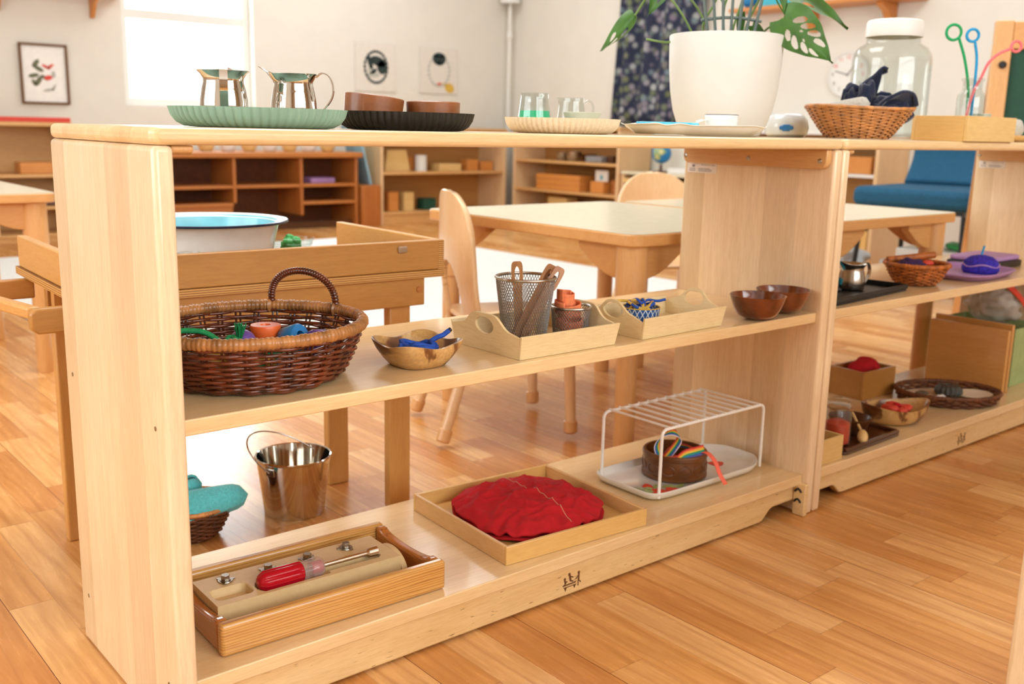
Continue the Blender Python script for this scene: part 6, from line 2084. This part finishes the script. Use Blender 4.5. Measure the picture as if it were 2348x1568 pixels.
# clock
ck = thing('wall_clock', 'round white clock with faint coloured numbers on the right wall', 'clock', (5.0185, 2.395, 1.045))
RYm = Matrix.Rotation(-pi / 2, 4, 'Y')
obj('case', G().lathe([(0, .0), (.125, .0), (.130, .006), (.130, .022), (.124, .028), (.119, .026), (.119, .020), (0, .020)], 56).xf(RYm), M['white'], ck, ang=40)
for i in range(12):
    a = 2 * pi * i / 12
    cc = Matrix.Translation((-.0202, .098 * sin(a), .098 * cos(a))) @ RYm
    f = bpy.data.curves.new('number', 'FONT')
    f.body = str(12 if i == 0 else i)
    f.size = .032
    f.align_x = f.align_y = 'CENTER'
    f.extrude = .0004
    f.materials.append(M['redpaint'] if i in (10, 11, 0, 1, 2, 3) else M['ink'])
    tmp = bpy.data.objects.new('number_text', f)
    COL.objects.link(tmp)
    me_ = bpy.data.meshes.new_from_object(tmp.evaluated_get(bpy.context.evaluated_depsgraph_get()))
    bpy.data.objects.remove(tmp)
    fo = bpy.data.objects.new('number', me_)
    COL.objects.link(fo)
    fo.parent = ck
    fo.location = (-.0208, -.098 * sin(a), .098 * cos(a))
    fo.rotation_euler = (rad(90), 0, rad(-90))
obj('hand', G().box(-.0225, -.0215, -.004, .004, -.01, .062).xf(Matrix.Rotation(rad(40), 4, 'X')), M['ink'], ck)
obj('hand', G().box(-.0240, -.0230, -.003, .003, -.01, .085).xf(Matrix.Rotation(rad(-75), 4, 'X')), M['ink'], ck)
# curtain on the right wall
g = G()


def cur(u, v):
    z = .74 + v * 1.60
    w = .385 + .03 * v
    y = 4.21 - u * 2 * w + (1 - v) * .08
    x = 4.975 + .028 * sin(u * 2 * pi * 4.5 + .4 * v) + .010 * sin(u * 23 + 2 * v)
    return (x, y, z)


single('curtain', G().grid(cur, 140, 20), M['curtain'], 'long navy curtain with pale dots hanging on the right wall behind the planter', 'curtain', solid=.003, ang=180)
single('curtain_rod', G().cyl((4.975, 4.40, 2.355), (4.975, 3.20, 2.355), .012), M['white'], 'white curtain rod above the navy curtain on the right wall', 'rod')
# white standing lamp in the corner
fl2 = thing('floor_lamp', 'slim white floor lamp standing in the far corner', 'lamp', (4.93, 5.40, 0))
obj('pole', G().lathe([(0, .02), (.014, .02), (.014, 1.39), (.024, 1.395), (.024, 1.44), (.014, 1.445), (.014, 1.70), (0, 1.70)], 20), M['white'], fl2)
obj('base', G().lathe([(0, 0), (.075, 0), (.075, .012), (.02, .0199), (0, .0199)], 32), M['white'], fl2)
obj('shade', G().lathe([(.085, 1.655), (.055, 1.78), (.045, 1.82), (.040, 1.82), (.050, 1.78), (.080, 1.655)], 32), M['white'], fl2)

# blue armchair by the right wall
ac = thing('blue_chair', 'blue upholstered chair with thin black legs by the right wall', 'chair', (4.02, 1.28, 0), 187)
obj('seat', G().prism(rrect(-.27, .29, -.27, .27, .06, 6), 'z', .395, .48), M['bluechair'], ac, bevel=.028, seg=4)


def acb(u, v):
    y = (v - .5) * .50
    return (-.27 - .10 * u - .03 * sin(pi * u) + .12 * abs(y) ** 1.6, y, .47 + .215 * u)


obj('backrest', G().grid(acb, 16, 16, keep=lambda u, v: (abs(2 * v - 1) ** 4 + max(0, (u - .6) / .4) ** 4) < 1 or u < .6), M['bluechair'], ac, solid=.07, ang=180, bevel=0, sub=1)
obj('under_frame', G().box(-.24, .25, -.22, .22, .375, .3945), M['black'], ac)
for x, y in ((.24, .22), (.24, -.22), (-.22, .22), (-.22, -.22)):
    obj('leg', G().cyl((x, y, .3747), (x + (.03 if x > 0 else -.05), y * 1.08, 0), .011, n=10), M['black'], ac)
# things piled on the floor below the blue chair
cr_ = single('white_crate', G().box(-.13, .13, -.15, .15, 0, .20), M['white'], 'white crate on the floor under the blue chair', 'crate', (4.10, 1.27, 0.0003), 7, bevel=.006)
pbg = single('clear_bag', G().ball((0, 0, .095), .17, 32, 20, 1.2, .9, .55, nz=.3, ns=9, seed=21), M['greycloth'].copy(), 'pale grey-blue bag lying on the floor left of the white crate', 'bag', (4.02, 1.80, 0.008), -30)
pbg.data.materials[0] = plain('pale_bag', 'c4ccd2', .3)
single('tan_paper', G().grid(lambda u, v: (.24 * u - .12, .20 * v - .10, .004 + .15 * u ** 1.5 + .01 * u * sin(4 * v)), 12, 8), M['greycloth'], 'tan sheet of paper propped on the floor pile under the blue chair', 'paper', (3.80, 1.30, 0.0), 20, solid=.004)
single('green_toy', G().ball((0, 0, .0), .05, 20, 12, 1.8, .7, .35, nz=.2), M['green_felt'], 'green leaf-shaped toy on the floor pile under the blue chair', 'toy', (4.10, 1.20, .218), 40)
single('yellow_toy', G().box(-.05, .05, -.03, .03, 0, .07), M['yellow'], 'yellow toy box beside the green toy on the floor pile', 'toy', (4.08, 1.34, .2005), 20, bevel=.01)

# chalkboard easel at the right edge
ea = thing('chalkboard_easel', 'wooden framed green chalkboard easel at the right edge of the photo', 'easel', (3.035, 0.625, 0), -58)
for x in (0, .70):
    s__ = obj('stile', G().box(x, x + .055, -.025, .022, 0, 1.075), M['beech_z'], ea, bevel=.004)
    obj('knob', G().lathe([(0, 0), (.011, 0), (.012, .006), (.008, .012), (0, .012)], 20).xf(Matrix.Translation((x + .032, -.0253, .935)) @ Matrix.Rotation(pi / 2, 4, 'X')), M['black'], s__)
obj('top_rail', G().box(.0553, .6997, -.023, .020, .985, 1.072), M['beech_x'], ea, bevel=.004)
obj('bottom_rail', G().box(.0553, .6997, -.023, .020, .40, .46), M['beech_x'], ea, bevel=.004)
obj('board', G().box(.0553, .6997, -.006, .006, .4603, .9847), M['chalk'], ea)
for x in (.005, .705):
    obj('rear_leg', G().prism([(.0225, 1.05), (.0445, 1.05), (.365, .0), (.34, .0)], 'x', x, x + .04), M['beech_z'], ea)
